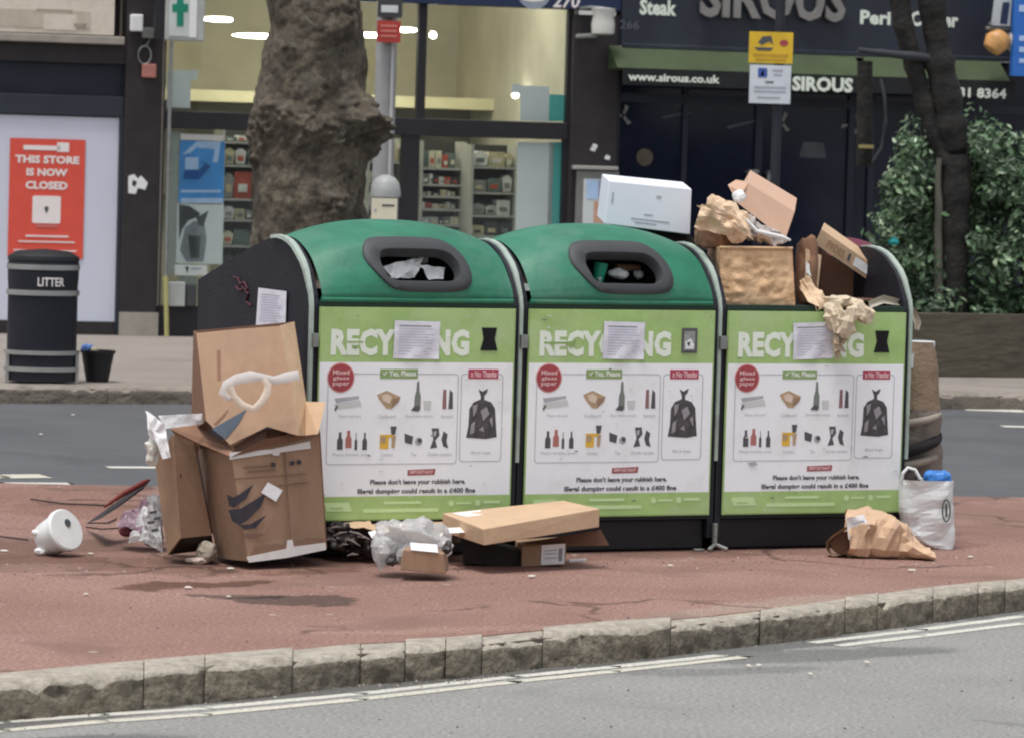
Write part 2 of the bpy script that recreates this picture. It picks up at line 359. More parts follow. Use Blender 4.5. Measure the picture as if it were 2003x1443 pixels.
# kerb of the island, near side: (u, front edge v, foot v, back edge v)
KP = [(-500, 1380, 1470, 1352), (0, 1340, 1399, 1320), (208, 1324, 1379, 1300), (543, 1294, 1352, 1272), (680, 1276, 1336, 1258), (893, 1262, 1325, 1247), (1070, 1243, 1298, 1229),
      (1185, 1234, 1286, 1218), (1290, 1225, 1276, 1212), (1390, 1213, 1262, 1203), (1550, 1196, 1241, 1184), (1800, 1166, 1207, 1150), (2003, 1140, 1184, 1130), (2500, 1085, 1120, 1075)]
front = [G(u, f) for u, f, b, k in KP]; back = [G(u, k) for u, f, b, k in KP]
front = [Vector((-6, front[0].y-2.2, .12))]+front+[Vector((7, front[-1].y+1.6, .12))]
back = [f+Vector((-.07, .17, 0)) if i in (0, len(front)-1) else back[i-1] for i, f in enumerate(front)]
big = MB(); big.poly(M_road, [(-150, -60, 0), (150, -60, 0), (150, 20.2, 0), (-150, 20.2, 0)])
tag(big.build('road', fix=False), kind='structure')
far = MB(); far.poly(M_road2, [(-150, 20.2, -.002), (150, 20.2, -.002), (150, 400, -.002), (-150, 400, -.002)])
tag(far.build('far_road', fix=False), kind='structure')
# island top
rear = [Vector((-7, 22.1, .12)), G(0, 944), G(290, 950), G(1000, 958), G(1870, 970), Vector((4.5, 22.9, .12)), Vector((8, 23.2, .12))]
isl = MB(); top = [Vector((b.x, b.y, .118)) for b in back]+rear[::-1]
isl.slab(M_redt, top, (0, 0, -.2))
tag(isl.build('pavement_island', fix=True), kind='structure')
# dark repaired patch and wet stains lying on the red surface
def blotch(name, m, pts, z, dens=10, jit=.02):
    mb = MB(); out = []
    for i in range(len(pts)):
        a = G(*pts[i], z); b = G(*pts[(i+1) % len(pts)], z)
        for k in range(dens):
            p = a.lerp(b, k/dens); p = p+Vector((noise.noise(p*7)*jit, noise.noise(p*6+Vector((4, 4, 4)))*jit*2, 0)); out.append(p)
    mb.poly(m, out); return tag(mb.build(name, fix=False), kind='structure')
M_patch = ground_mat('dark_repair', (.13, .11, .098), (.16, .135, .12), .2, (.12, .10, .09), .56)
M_stain = ground_mat('damp_stain', (.22, .125, .105), (.26, .15, .128), .2, (.19, .11, .095), .52)
# kerb stones
M_kface = mat('kerb_face_grimy_shaded', (.185, .16, .122), .95, .38, 24, bump=1., bscale=40, dirt=(.085, .068, .05), dirt_amt=.7, dscale=11, detail=10)  # darker copy for the vertical face: grime, and shade put into the colour
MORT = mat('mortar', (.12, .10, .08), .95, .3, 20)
M_kfacef = mat('far_kerb_face', (.14, .12, .10), .95, .3, 8, bump=.6, dirt=(.07, .055, .045), dirt_amt=.7, dscale=4)  # far kerb front likewise: darker copy with its shade in the colour
def stones(name, m, fr, bk, zt, h, seg, seed=0, dep=.02, mface=None):
    mb = MB(); L = [0]
    for a, b in zip(fr, fr[1:]): L.append(L[-1]+(b-a).length)
    def at(t):
        for i in range(len(L)-1):
            if t <= L[i+1] or i == len(L)-2:
                k = (t-L[i])/(L[i+1]-L[i]); return fr[i].lerp(fr[i+1], k), bk[i].lerp(bk[i+1], k)
    random.seed(seed); t = 0; i = 0
    while t < L[-1]-.05:
        ln = seg[i % len(seg)]*random.uniform(.92, 1.08); i += 1; t1 = min(t+ln-.003, L[-1]); tt0 = t+.0015
        zo = random.uniform(-.008, .007); n = max(4, int(ln/.022)); sec = 15; so = random.uniform(-.008, .008); tw = random.uniform(-.006, .006)
        vs = []; fs = []
        for a in range(n+1):
            q = tt0+(t1-tt0)*a/n; F0, B0 = at(q); d = (F0-B0).normalized()
            e = min(a, n-a); rr = (.010, .004, .001, 0)[min(e, 3)]; soo = so+tw*(a/n-.5)*2
            F0 = F0+d*soo; prof = [(B0+d*0, zt+zo), (B0.lerp(F0, .3), zt+zo), (B0.lerp(F0, .55), zt+zo), (F0-d*.055, zt+zo-.001), (F0-d*.03, zt+zo-.005), (F0-d*.014, zt+zo-.012), (F0-d*.004, zt+zo-.024), (F0+d*.002, zt-.04), (F0+d*.004, zt-.054), (F0+d*.006, zt-.068), (F0+d*.008, zt-.082), (F0+d*.01, zt-.096), (F0+d*.012, zt-.108), (F0+d*.014, zt-h-.01), (B0, zt-h-.01)]
            for k, (pp, z) in enumerate(prof):
                pt = Vector((pp.x, pp.y, z))
                if 0 < k < 14:
                    w_ = noise.noise(pt*6)*dep*.5+noise.noise(pt*24)*dep*.35-max(0, noise.noise(pt*19+Vector((3, 8, 1)))-.22)*dep*2.0
                    pt += d*((w_ if k > 3 else 0)-rr*(1 if k > 3 else 0)); pt.z += (noise.noise(pt*9+Vector((9, 9, 9)))*dep*.28+noise.noise(pt*30)*dep*.12 if k < 8 else 0)-(rr*.8 if k < 6 else 0)-(max(0, noise.noise(pt*14+Vector((1, 5, 7)))-.25)*.05 if 3 < k < 8 else 0)
                vs.append(pt)
        for a in range(n):
            for k in range(sec-1): fs.append((a*sec+k, a*sec+k+1, (a+1)*sec+k+1, (a+1)*sec+k))
        caps = [tuple(range(sec)), tuple(range(n*sec+sec-1, n*sec-1, -1))]
        b0 = len(mb.v); mb.add(vs, fs+caps, m)
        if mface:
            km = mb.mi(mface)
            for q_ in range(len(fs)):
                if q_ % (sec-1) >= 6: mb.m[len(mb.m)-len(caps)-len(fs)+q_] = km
        t += ln
    for a, b, c_, d_ in zip(fr, fr[1:], bk, bk[1:]):        # mortar bed just inside the stones
        dd_ = (a-c_).normalized()*-.03; mb.hexa(MORT, [Vector((c_.x, c_.y, zt-.014)), Vector((d_.x, d_.y, zt-.014)), Vector((d_.x, d_.y, 0)), Vector((c_.x, c_.y, 0))], [Vector((a.x, a.y, zt-.014))+dd_, Vector((b.x, b.y, zt-.014))+dd_, Vector((b.x, b.y, 0))+dd_, Vector((a.x, a.y, 0))+dd_])
    return tag(mb.build(name, smooth=50), kind='structure')
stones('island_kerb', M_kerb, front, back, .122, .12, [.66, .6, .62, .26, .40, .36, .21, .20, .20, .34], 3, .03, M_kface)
# gutter joint in shadow under kerb comes from the light; far kerb
fk = [Vector((-14, 26.6, .12)), G(100, 757), G(1000, 762), G(1900, 771), Vector((14, 36.3, .12))]
bk = [p+Vector((-.1, .3, 0)) for p in fk]
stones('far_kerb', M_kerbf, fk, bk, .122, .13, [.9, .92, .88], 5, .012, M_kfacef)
pv = MB(); pv.slab(M_pave, [Vector((b.x, b.y, .118)) for b in bk]+[Vector((20, 60, .118)), Vector((-20, 60, .118))], (0, 0, -.1))
tag(pv.build('far_pavement'), kind='structure')
# road lines
M_line = ground_mat('worn_line_paint', (.50, .49, .44), (.60, .58, .52), .25, (.38, .37, .35), .56, sscale=60)
M_liney = ground_mat('worn_yellow_line', (.50, .48, .40), (.58, .55, .47), .25, (.38, .37, .34), .56, sscale=60)
def line(name, m, pts, hw, z=.0016):
    mb = MB(); c = [G(u, v, z) for u, v in pts]; fine = []
    for a, b in zip(c, c[1:]):
        for k in range(14): fine.append(a.lerp(b, k/12))
    fine.append(c[-1]); vs = []
    for i, p in enumerate(fine):
        t = (fine[min(i+1, len(fine)-1)]-fine[max(i-1, 0)]).normalized(); nn = Vector((-t.y, t.x, 0))
        j1 = noise.noise(p*9)*.006+noise.noise(p*31)*.005; j2 = noise.noise(p*8+Vector((5, 5, 5)))*.006+noise.noise(p*29)*.005
        vs += [p+nn*(hw+j1), p-nn*(hw+j2)]
    mb.add(vs, [(2*i, 2*i+1, 2*i+3, 2*i+2) for i in range(len(fine)-1)], m)
    return tag(mb.build(name, fix=False), kind='structure')
line('road_marking', M_line, [(-300, 1440), (0, 1411), (200, 1397), (400, 1384), (700, 1356), (1000, 1323), (1200, 1303), (1409, 1281)], .031)
line('road_marking', M_liney, [(-300, 1458), (0, 1428), (200, 1410), (400, 1396), (700, 1367), (1000, 1333), (1200, 1312), (1454, 1284)], .031, .0022)
line('road_marking', M_line, [(1588, 1256), (1800, 1231), (2003, 1204), (2400, 1150)], .031)
line('road_marking', M_line, [(1640, 1262), (1800, 1243), (2003, 1218), (2400, 1166)], .031, .0022)
line('far_road_marking', M_liney, [(-300, 930), (0, 931), (90, 930)], .13)
line('far_road_marking', M_line, [(-300, 945), (0, 944.5), (135, 945)], .07)
line('far_road_marking', M_line, [(210, 913), (420, 914)], .07)
line('far_road_marking', M_line, [(1888, 799), (2003, 803), (2300, 812)], .2)
line('far_road_marking', M_line, [(1960, 833), (2300, 840)], .1)

# ================================================================== SHOPS
S = Frame(G(320, 657), R(16)); S.o.z = .12; S = Frame(S.o, R(16))
M_pil = mat('dark_brown_paint', (.024, .020, .022), .6, .25, 5, dirt=(.04, .034, .034), dirt_amt=.4)
M_frame = mat('dark_frame_paint', (.016, .015, .019), .5, .2)
M_slate = mat('blue_grey_paint', (.026, .032, .045), .5, .15)
M_night = mat('blue_black_panel', (.011, .014, .028), .5, .3, 3)
M_cream = mat('cream_fascia', (.70, .62, .53), .6, .06, 4, dirt=(.45, .40, .3), dirt_amt=.5, dscale=3)
M_ledge = mat('stone_ledge', (.33, .3, .26), .8, .15)
M_vinyl = mat('white_window_vinyl', (.62, .65, .75), .5, .03, 2)
M_poster = mat('red_poster', (.72, .09, .06), .55, .06)
M_posterw = mat('poster_white', (.85, .78, .76), .6, .04)
M_navyf = mat('navy_fascia', (.014, .026, .075), .45, .1)
M_brick = mat('upper_brick', (.25, .17, .12), .9, .2, 12)
M_glass = glass_mat('shop_glass', (.95, .97, .96))
M_glassd = mat('dark_restaurant_glass', (.010, .013, .028), .12, .3, 2, spec=.4)
def sb(mb, m, u0, v0, u1, v1, off, dep=.03):       # a box on the shop front between two corners of the photo
    x0, z1 = S.hit(u0, v0, off); x1, z0 = S.hit(u1, v1, off)
    mb.box(m, x0, x1, off, off+dep, z0, z1); return (x0, x1, z0, z1)
XA, XB = S.hit(240, 300)[0], S.hit(312, 300)[0]     # pilaster between the shops
XC, XD = S.hit(1112, 250)[0], S.hit(1203, 250)[0]
XE = S.hit(2003, 250)[0]+1.2
XL = S.hit(0, 300)[0]-2.2
# --- closed store
st = thing('closed_store', 'closed shop with whited out window and cream sign above dark blue grey frame', 'shop', S.o, S.a)
def zz(u, v, off=0): return S.hit(u, v, off)[1]
def band(st, name, m, xa, xb, va, vb, u=120, off=0., dep=.06, bevel=0):
    mb = MB(); mb.box(m, xa, xb, off, off+dep, zz(u, vb, off), zz(u, va, off)); return mb.build(name, st, bevel=bevel)
band(st, 'fascia_sign', M_cream, XL, S.hit(222, 30)[0], -60, 66, off=-.05, dep=.1)
mb = MB(); sb(mb, mat('cream_sign_shade', (.52, .46, .37), .7, .15, 9), 0, 17, 176, 58, -.056, .004)
sb(mb, M_cream, 85, 27, 150, 60, -.06, .003); sb(mb, mat('faded_sign_print', (.3, .26, .2), .7, .3, 9), 72, 18, 142, 23, -.064, .003)
sb(mb, mat('faded_sign_print', (.3, .26, .2)), 145, 46, 168, 54, -.064, .003); mb.build('sign_print', st)
band(st, 'ledge', M_ledge, XL, S.hit(240, 80)[0], 68, 84, off=-.12, dep=.2, bevel=.01)
band(st, 'shutter_box', M_pil, XL, XA, 84, 122, off=-.03, dep=.2)
band(st, 'toplight', M_night, XL, XA, 122, 186, off=.04, dep=.05)
band(st, 'transom', M_slate, XL, XA, 186, 226, off=-.02, dep=.1, bevel=.01)
band(st, 'window_panel', M_vinyl, XL, S.hit(230, 400)[0], 228, 628, off=.02, dep=.03)
band(st, 'side_frame', M_slate, S.hit(230, 400)[0]+.004, XA, 228, 658, u=235, off=-.02, dep=.1)
band(st, 'stall_riser', M_pil, XL, S.hit(230, 400)[0], 629, 662, off=0, dep=.12)
mb = MB(); mb.box(M_brick, XL, XB, .2, 6, 3.3, 9); mb.box(M_pil, XL, XA, .3, .5, 0, 3.3); mb.build('upper_wall', st)
# red closed poster
pz = -.0
po = thing('closing_down_poster', 'red poster reading this store is now closed on the whited out window', 'poster', S.M @ Vector((S.hit(90, 500)[0], .01, S.hit(90, 505)[1])), S.a)
mb = MB(); x0, x1, z0, z1 = sb(mb, M_poster, 20, 270, 162, 507, .008, .006); mb2 = mb
def st_t(mb, m, body, u0, v0, u1, v1, off, bold=.02, **k):
    x0, z1 = S.hit(u0, v0, off); x1, z0 = S.hit(u1, v1, off); mb.text(m, body, x0, x1, z0, z1, off, bold, **k)
for b, (u0, v0, u1, v1) in (('THIS STORE', (30, 303, 155, 322)), ('IS NOW', (52, 329, 132, 346)), ('CLOSED', (50, 354, 132, 372))):
    st_t(mb, M_posterw, b, u0, v0, u1, v1, .004, .045)
sb(mb, M_posterw, 46, 284, 118, 295, .003, .003); sb(mb, M_posterw, 112, 279, 135, 298, .003, .003)
def rrect(u0, v0, u1, v1, off, fr, r=.02, n=5):
    x0, z1 = fr.hit(u0, v0, off); x1, z0 = fr.hit(u1, v1, off); o = []
    for cx_, cz_, a in ((x1-r, z1-r, 0), (x0+r, z1-r, 90), (x0+r, z0+r, 180), (x1-r, z0+r, 270)):
        for k in range(n+1): t = R(a+90*k/n); o.append((cx_+r*math.cos(t), cz_+r*math.sin(t)))
    return o
mb.prism(M_posterw, rrect(64, 383, 118, 438, .003, S), .003, .006)
mb.prism(mat('dull_pink', (.6, .2, .18)), rrect(70, 440, 112, 445, .003, S, .008), .003, .006)
def disc(cx_, cz_, r, n=16): return [(cx_+r*math.cos(2*math.pi*k/n), cz_+r*math.sin(2*math.pi*k/n)) for k in range(n)]
dx, dz = S.hit(91, 408, .001); mb.prism(M_ink, disc(dx, dz, .02), .0, .002); mb.prism(M_ink, [(dx-.018, dz-.008), (dx, dz-.05), (dx+.018, dz-.008)], .0, .0019)
for v, a, b in ((460, 50, 134), (471, 36, 146), (488, 26, 150)): sb(mb, M_posterw, a, v, b, v+5, .003, .003)
o_ = mb.build('poster_sheet', po, world=False)
# mesh was in shop coordinates: move under the poster empty
def rebase(o, parent):
    bpy.context.view_layer.update(); M = parent.matrix_world.inverted() @ S.M; o.data.transform(M)
rebase(o_, po)
# --- pharmacy
ph = thing('pharmacy', 'lit pharmacy with large dark framed windows behind the plane tree', 'shop', S.o, S.a)
mb = MB(); mb.box(M_pil, XA, XB, -.06, .2, -.05, 3.3); mb.build('pilaster', ph, bevel=.01)
mb = MB(); mb.box(M_ledge, XA-.01, XB+.01, -.09, -.06, -.05, .22); mb.build('pilaster_base', ph)
mb = MB(); mb.box(M_pil, XC, XD, -.08, .2, -.05, zz(1150, 30)); mb.build('pilaster', ph, bevel=.01)
XG0, XG1 = XB+.02, XC
zf = zz(820, 8); zt0, zt1 = zz(700, 228), zz(700, 262); zb0 = zz(400, 600)
mb = MB(); mb.box(M_navyf, XB-.0, XD-.002, -.1, .1, zf, zf+.7); mb.build('fascia', ph, bevel=.01)
mb = MB(); st_t(mb, M_posterw, '270', 1082, -12, 1132, 17, -.104, .02, ital=.15)
x_, z_ = S.hit(1045, -16, -.104); mb.prism(mat('logo_grey', (.3, .33, .4)), disc(x_, z_, .17, 28), -.104, -.1015)
st_t(mb, M_posterw, 'S', 1022, -25, 1068, 5, -.106, .03); mb.build('fascia_lettering', ph)
mb = MB(); mb.box(M_frame, XG0, XG1, -.02, .08, zt0-(zt0-zt1), zt0); mb.build('transom', ph, bevel=.008)
mb = MB(); mb.box(M_frame, XG0, XG1, -.01, .15, -.05, zb0); mb.build('stall_riser', ph)
mb = MB(); mb.box(M_ledge, XG0-.035, XG0, -.03, .07, zb0, zf); mb.box(M_frame, XG0, XG0+.02, -.01, .07, zb0, zf); mb.build('window_frame', ph)
def mull(u0, u1, za, zb_, name='mullion', off=-.004):
    mb = MB(); mb.box(M_frame, S.hit(u0, 250)[0], S.hit(u1, 250)[0], off, .08, za, zb_); mb.build(name, ph)
mull(814, 830, zt0+.001, zf); mull(788, 822, zb0, zt1-.001); mull(1103, 1112.5, zb0, zt1-.001); mull(1106, 1112.5, zt0+.001, zf); mull(590, 640, zb0, zt1-.001); mull(600, 616, zt0+.001, zf)
for za, zb_ in ((zb0, zt1), (zt0, zf)):
    mb = MB(); mb.box(M_glass, XG0+.02, XG1-.01, .03, .036, za, zb_); mb.build('window_pane', ph)
# interior
M_wall = mat('cream_interior_wall', (.60, .575, .46), .8, .14, 1.5)
M_ceil = mat('interior_ceiling', (.52, .5, .42), .8, .05)
M_lamp = mat('ceiling_and_fill_glow', (1, .95, .82), .5, .0, emit=22.)
M_shop_floor = mat('interior_floor', (.25, .25, .24), .5)
mb = MB(); DI = 4.2
mb.box(M_wall, XG0-.2, XG1+.05, DI, DI+.1, 0, 3.9); mb.box(M_wall, XG0-.3, XG0-.2, .1, DI, 0, 3.9); mb.box(M_wall, XG1+.0, XG1+.1, .1, DI, 0, 3.9)
mb.build('interior_wall', ph)
mb = MB(); mb.box(M_ceil, XG0-.2, XG1, .1, DI, 3.72, 3.8); mb.build('interior_ceiling', ph)
mb = MB(); mb.box(M_shop_floor, XG0-.2, XG1, .1, DI, -.02, .02); mb.build('interior_floor', ph)
mb = MB(); mb.box(mat('lit_bulkhead', (.85, .80, .52), .6, .05), XG0-.2, S.hit(1010, 200, 2.8)[0], 2.7, DI, S.hit(900, 214, 2.7)[1], S.hit(900, 192, 2.7)[1]); mb.build('bulkhead', ph)
mb = MB(); mb.box(mat('grey_back_wall', (.30, .29, .24), .8, .2, 4), XG0-.2, XG1, 3.6, 3.7, 1.3, S.hit(900, 216, 2.7)[1]); mb.build('back_panel', ph)
for (u0, u1, v, off) in ((392, 455, 37, 1.0), (455, 535, 69, 2.1), (560, 640, 40, 1.0), (745, 815, 57, 1.6), (640, 760, 66, 2.2), (905, 990, -60, .9), (560, 700, -75, .45), (850, 960, -75, .45), (340, 430, -75, .45)):  # the unseen row close behind the glass is added to light the goods
    x0, z0 = S.hit(u0, v, off); x1, _ = S.hit(u1, v, off)
    xm = (x0+x1)/2; hl = (x1-x0)/2; mb = MB(); mb.lathe(M_lamp, [(.002, -hl), (.018, -hl*.7), (.026, -hl*.2), (.028, hl*.5), (.02, hl*.9), (.002, hl)], 12, Matrix.Translation((xm, off, z0)) @ Matrix.Rotation(R(90), 4, 'Y'), sx=.8, sy=3)
    mb.build('ceiling_and_fill_lamp', ph)
for (u, v) in ((847, 69), (1008, 186)):
    x, z = S.hit(u, v, 1.5); mb = MB(); mb.lathe(M_lamp, [(.001, -.035), (.03, -.02), (.035, 0), (.02, .03), (.001, .035)], 12, Matrix.Translation((x, 1.5, z)))
    mb.build('spot_lamp', ph)
# white roller posters at the glass edges
M_vin2 = mat('pale_blue_white_film', (.62, .66, .66), .5, .04)
M_teal = mat('teal_film', (.07, .42, .39), .5, .1)
def film(name, m, u0, v0, u1, v1, off=.06): mb = MB(); sb(mb, m, u0, v0, u1, v1, off, .008); mb.build(name, ph)
film('window_film', M_vin2, 328, 137, 372, 212); film('window_film', M_vin2, 372, 137, 387, 157)
film('window_film', M_vin2, 1019, 168, 1073, 238); film('window_film', M_vin2, 1002, 165, 1019, 184)
film('window_film', mat('frosted_white_film', (.70, .74, .74), .5, .05, 2), 1013, 278, 1074, 600); film('window_film', M_teal, 1075, 278, 1103, 600); film('window_film', M_teal, 1075, 185, 1106, 238)
film('window_film', mat('grey_green_film', (.3, .33, .29), .5), 327, 258, 350, 540)
film('window_film', mat('grey_green_film', (.3, .33, .29)), 350, 540, 384, 600)
# blue and grey posters in the window
wp = thing('window_poster', 'blue advert above a black and white figure in the pharmacy window', 'poster', S.M @ Vector((S.hit(390, 540)[0], .045, S.hit(390, 540)[1])), S.a)
mb = MB(); sb(mb, mat('poster_blue', (.05, .26, .62), .5, .25, 3), 352, 275, 437, 398, .05, .006)
sb(mb, M_posterw, 354, 262, 437, 276, .05, .006)
def spoly(mb, m, pts, off, dep=.002): mb.prism(m, [S.hit(u, v, off) for u, v in pts], off, off+dep)
M_pb = mat('poster_pale_blue', (.42, .58, .82)); M_db = mat('poster_deep_blue', (.01, .08, .3))
spoly(mb, M_pb, [(356, 303), (385, 277), (398, 277), (372, 300)], .047); spoly(mb, M_pb, [(388, 277), (432, 277), (426, 318), (416, 318), (420, 292), (388, 290)], .0465)
spoly(mb, M_pb, [(362, 308), (388, 308), (388, 332), (362, 332)], .0463); spoly(mb, M_db, [(358, 350), (362, 333), (390, 333), (400, 322), (392, 315), (412, 325), (400, 340), (388, 352)], .0458)
spoly(mb, M_pb, [(354, 372), (432, 372), (432, 377), (354, 377)], .047); spoly(mb, M_pb, [(354, 388), (436, 388), (436, 398), (354, 398)], .047)
sb(mb, M_vin2, 347, 399, 435, 517, .05, .006)
M_g1 = mat('photo_grey_dark', (.05, .055, .06), .6, .3, 20); M_g2 = mat('photo_grey_mid', (.2, .22, .24), .6, .3, 20)
spoly(mb, M_g1, [(350, 400), (372, 404), (392, 418), (388, 424), (368, 432), (356, 450), (350, 470)], .047)
spoly(mb, M_g2, [(362, 446), (380, 432), (400, 440), (404, 470), (398, 512), (364, 512), (352, 490)], .0455)
spoly(mb, M_g1, [(368, 460), (392, 462), (390, 505), (372, 505)], .0435); spoly(mb, M_g1, [(384, 426), (402, 416), (408, 412), (402, 430), (398, 444), (388, 440)], .0445)
sb(mb, M_papw, 342, 518, 405, 540, .049, .006); spoly(mb, M_g1, [(362, 522), (370, 522), (366, 535)], .046); spoly(mb, M_ink2, [(374, 524), (394, 524), (394, 528), (374, 528)], .046)
rebase(mb.build('poster_sheet', wp), wp)
# shelves with goods
random.seed(11)
GC = [(.75, .75, .7), (.3, .3, .28), (.7, .66, .5), (.06, .06, .06), (.5, .52, .48), (.8, .8, .76), (.6, .54, .34), (.15, .2, .18), (.5, .1, .06)]
GM = [mat('goods_%s' % 'abcdefghi'[i], c, .6, .25, 14) for i, c in enumerate(GC)]
def shelf_unit(u0, u1, vs, off, label, big=False):
    x0 = S.hit(u0, 300, off)[0]; x1 = S.hit(u1, 300, off)[0]; zs = [S.hit(900, v, off)[1] for v in vs]
    t = thing('shelf_unit', label, 'shelves', S.M @ Vector(((x0+x1)/2, off, 0)), S.a, 'shelves of goods inside the pharmacy')
    mb = MB(); fm = mat('shelf_white', (.5, .5, .45), .5)
    mb.box(fm, x0-.03, x0, off-.05, off+.35, 0, zs[0]); mb.box(fm, x1, x1+.03, off-.05, off+.35, 0, zs[0])
    for z in zs[1:]: mb.box(fm, x0, x1, off, off+.3, z-.02, z)
    mb.box(mat('shelf_back', (.06, .06, .05)), x0, x1, off+.3, off+.33, 0, zs[0]); rebase(mb.build('shelf_frame', t), t)
    for a, b in zip(zs, zs[1:]):
        mb = MB(); x = x0+.01; h = a-b-.05
        while x < x1-.06:
            wd = random.uniform(.1, .18) if big else random.uniform(.04, .1); hh = h*random.uniform(.55, .95); wd = min(wd, x1-x-.005)
            m = random.choice(GM)
            if big and random.random() < .6:
                mb.prism(m, [(x+.01, b+.01), (x+wd-.02, b+.01), (x+wd-.005, b+hh*.8), (x+wd*.6, b+hh), (x+wd*.3, b+hh), (x, b+hh*.8)], off+.02, off+.18)
            else: mb.box(m, x, x+wd-.008, off+.03, off+.2, b+.002, b+hh)
            mb.box(random.choice(GM), x+wd*.2, x+wd*.7, off+.012, off+.02, b+hh*.25, b+hh*.55)
            x += wd
        rebase(tag(mb.build('goods', t)), t)
shelf_unit(826, 905, [278, 330, 362, 385, 410, 440, 480, 540, 600], 1.2, 'shelf bays of small boxes between the window mullion and the hanging bags')
shelf_unit(925, 1008, [282, 325, 375, 420, 460, 510, 560, 600], .9, 'bay of packaged goods left of the white window film', True)
shelf_unit(438, 500, [262, 290, 335, 400, 440, 490, 545, 600], 1.0, 'cream shelf bay right of the blue window poster', True)
shelf_unit(722, 784, [275, 320, 365, 410, 460, 520, 600], 1.0, 'shelf bay seen above the grey domed bollard', True)
# upper storeys
mb = MB(); mb.box(M_brick, XB, XD, .2, 6, zf+.7, 9); mb.box(M_brick, XB, XD, 5.8, 6, 0, zf+.7); mb.build('upper_wall', ph)
# --- restaurant
re = thing('restaurant', 'dark blue black restaurant front with green awning box and big grey letters', 'restaurant', S.o, S.a)
M_fas = mat('slate_fascia', (.021, .026, .040), .5, .2, 3, dirt=(.05, .055, .065), dirt_amt=.4)
x0, zA = S.hit(1203, 88, -.12); zB = S.hit(1203, -60, -.12)[1]
mb = MB(); mb.box(M_fas, XD, XE, -.12, .1, zA, zB+.25); mb.build('fascia', re, bevel=.01)
mb = MB(); mb.box(M_fas, XD, XE, -.16, -.122, zA-.03, zA+.02); mb.build('fascia_moulding', re, bevel=.01)
mb = MB(); M_bigl = mat('big_grey_letters', (.23, .22, .21), .5, .15)
st_t(mb, M_bigl, 'SIROUS', 1370, -52, 1650, 45, -.15, .03, thick=.05); mb.build('sign_lettering', re)
for b, u0, v0, u1, v1 in (('Steak', 1252, -2, 1323, 32), ('Peri', 1683, 20, 1742, 50), ('Corner', 1782, 22, 1874, 55)): mb = MB(); st_t(mb, M_letter, b, u0, v0, u1, v1, -.125, .04, space=1.02); mb.build('sign_lettering', re)
mb = MB(); st_t(mb, mat('faint_number', (.12, .13, .16)), '266', 1213, 40, 1250, 58, -.125, .0); mb.build('sign_lettering', re)
M_awn = mat('green_awning', (.045, .065, .028), .7, .2, 3, stretch=(1, 1, 1))
M_val = mat('dark_valance', (.010, .011, .012), .7, .3, 4)
for u0, u1 in ((1207, 1690), (1705, 1975)):
    xa = S.hit(u0, 100, -.4)[0]; xb = S.hit(u1, 100, -.4)[0]; za = S.hit(1350, 93, -.4)[1]; zb_ = S.hit(1350, 138, -.4)[1]
    mb = MB(); mb.slab(M_awn, [(xa, -.125, za+.0), (xa, -.45, zb_), (xa, -.12, zb_-.02)], (xb-xa, 0, 0)); mb.build('awning', re, bevel=.006)
xa = S.hit(1217, 150, -.44)[0]; xb = S.hit(1985, 150, -.44)[0]; zv = S.hit(1400, 172, -.44)[1]; zv1 = S.hit(1400, 139, -.44)[1]
mb = MB(); mb.grid(M_val, lambda u, v: Vector((xa+(xb-xa)*u, -.45+.008*math.sin(u*60), lerp(zv1, zv, v))), 120, 4); mb.build('valance', re, smooth=60)
for b, u0, v0, u1, v1, bo in (('www.sirous.co.uk', 1229, 142, 1408, 164, .02), ('SIROUS', 1550, 149, 1668, 182, .03), ('020 7431 8364', 1795, 168, 1968, 194, .02)): mb = MB(); st_t(mb, M_letter, b, u0, v0, u1, v1, -.465, bo+.015); mb.build('valance_lettering', re)
mb = MB(); mb.box(M_glassd, XD, XE, .03, .05, .5, zA-.03); mb.build('window_pane', re)
mb = MB(); mb.box(M_night, XD, XE, -.02, .1, -.05, .5); mb.build('stall_riser', re)
for u0, u1 in ((1203, 1212), (1335, 1345), (1478, 1492), (1660, 1672), (1700, 1712), (1880, 1892)):
    mb = MB(); mb.box(M_night, S.hit(u0, 250)[0], S.hit(u1, 250)[0], -.01, .06, .5, zA-.03); mb.build('mullion', re)
mb = MB(); mb.box(M_night, XD, XE, -.006, .028, zz(1400, 205), zz(1400, 188)); mb.build('transom', re)
for (ua, ub, va, vb) in ((1463, 1469, 332, 385), (1501, 1508, 334, 390)):
    mb = MB(); xa, za = S.hit(ua, va, -.08); xb, zb_ = S.hit(ub, vb, -.08)
    mb.box(M_metal, xa, xb, -.09, -.06, zb_, za); mb.box(M_metal, xa, xb+.07, -.09, -.07, za-.035, za+.0); mb.box(M_metal, xa, xb, -.06, .0, za-.03, za-.01); mb.build('door_handle', re)
M_gr = mat('reflection_grey', (.06, .065, .075), .6, .3, 6)  # window reflections painted as flat grey shapes on the glass
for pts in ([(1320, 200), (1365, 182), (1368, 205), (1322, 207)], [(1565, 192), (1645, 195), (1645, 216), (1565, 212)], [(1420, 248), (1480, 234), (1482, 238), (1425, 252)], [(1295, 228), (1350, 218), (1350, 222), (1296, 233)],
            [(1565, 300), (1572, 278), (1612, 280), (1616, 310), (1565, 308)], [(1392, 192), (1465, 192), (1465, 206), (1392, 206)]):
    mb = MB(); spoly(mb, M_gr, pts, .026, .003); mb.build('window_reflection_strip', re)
M_frost = mat('frosted_motif', (.20, .20, .19), .5, .4, 30)
for (u, v) in ((1219, 226), (1530, 240), (1665, 245)):
    x, z = S.hit(u, v, .02); mb = MB()
    for k in range(3):
        a = k*2.1+.5; mb.prism(M_frost, [(x+math.cos(a+t)*r, z+math.sin(a+t)*r) for t, r in ((0, .02), (.5, .1), (.9, .11), (.9, .05), (1.5, .02))], .02-.001*k, .024-.001*k)
    mb.build('window_motif', re)
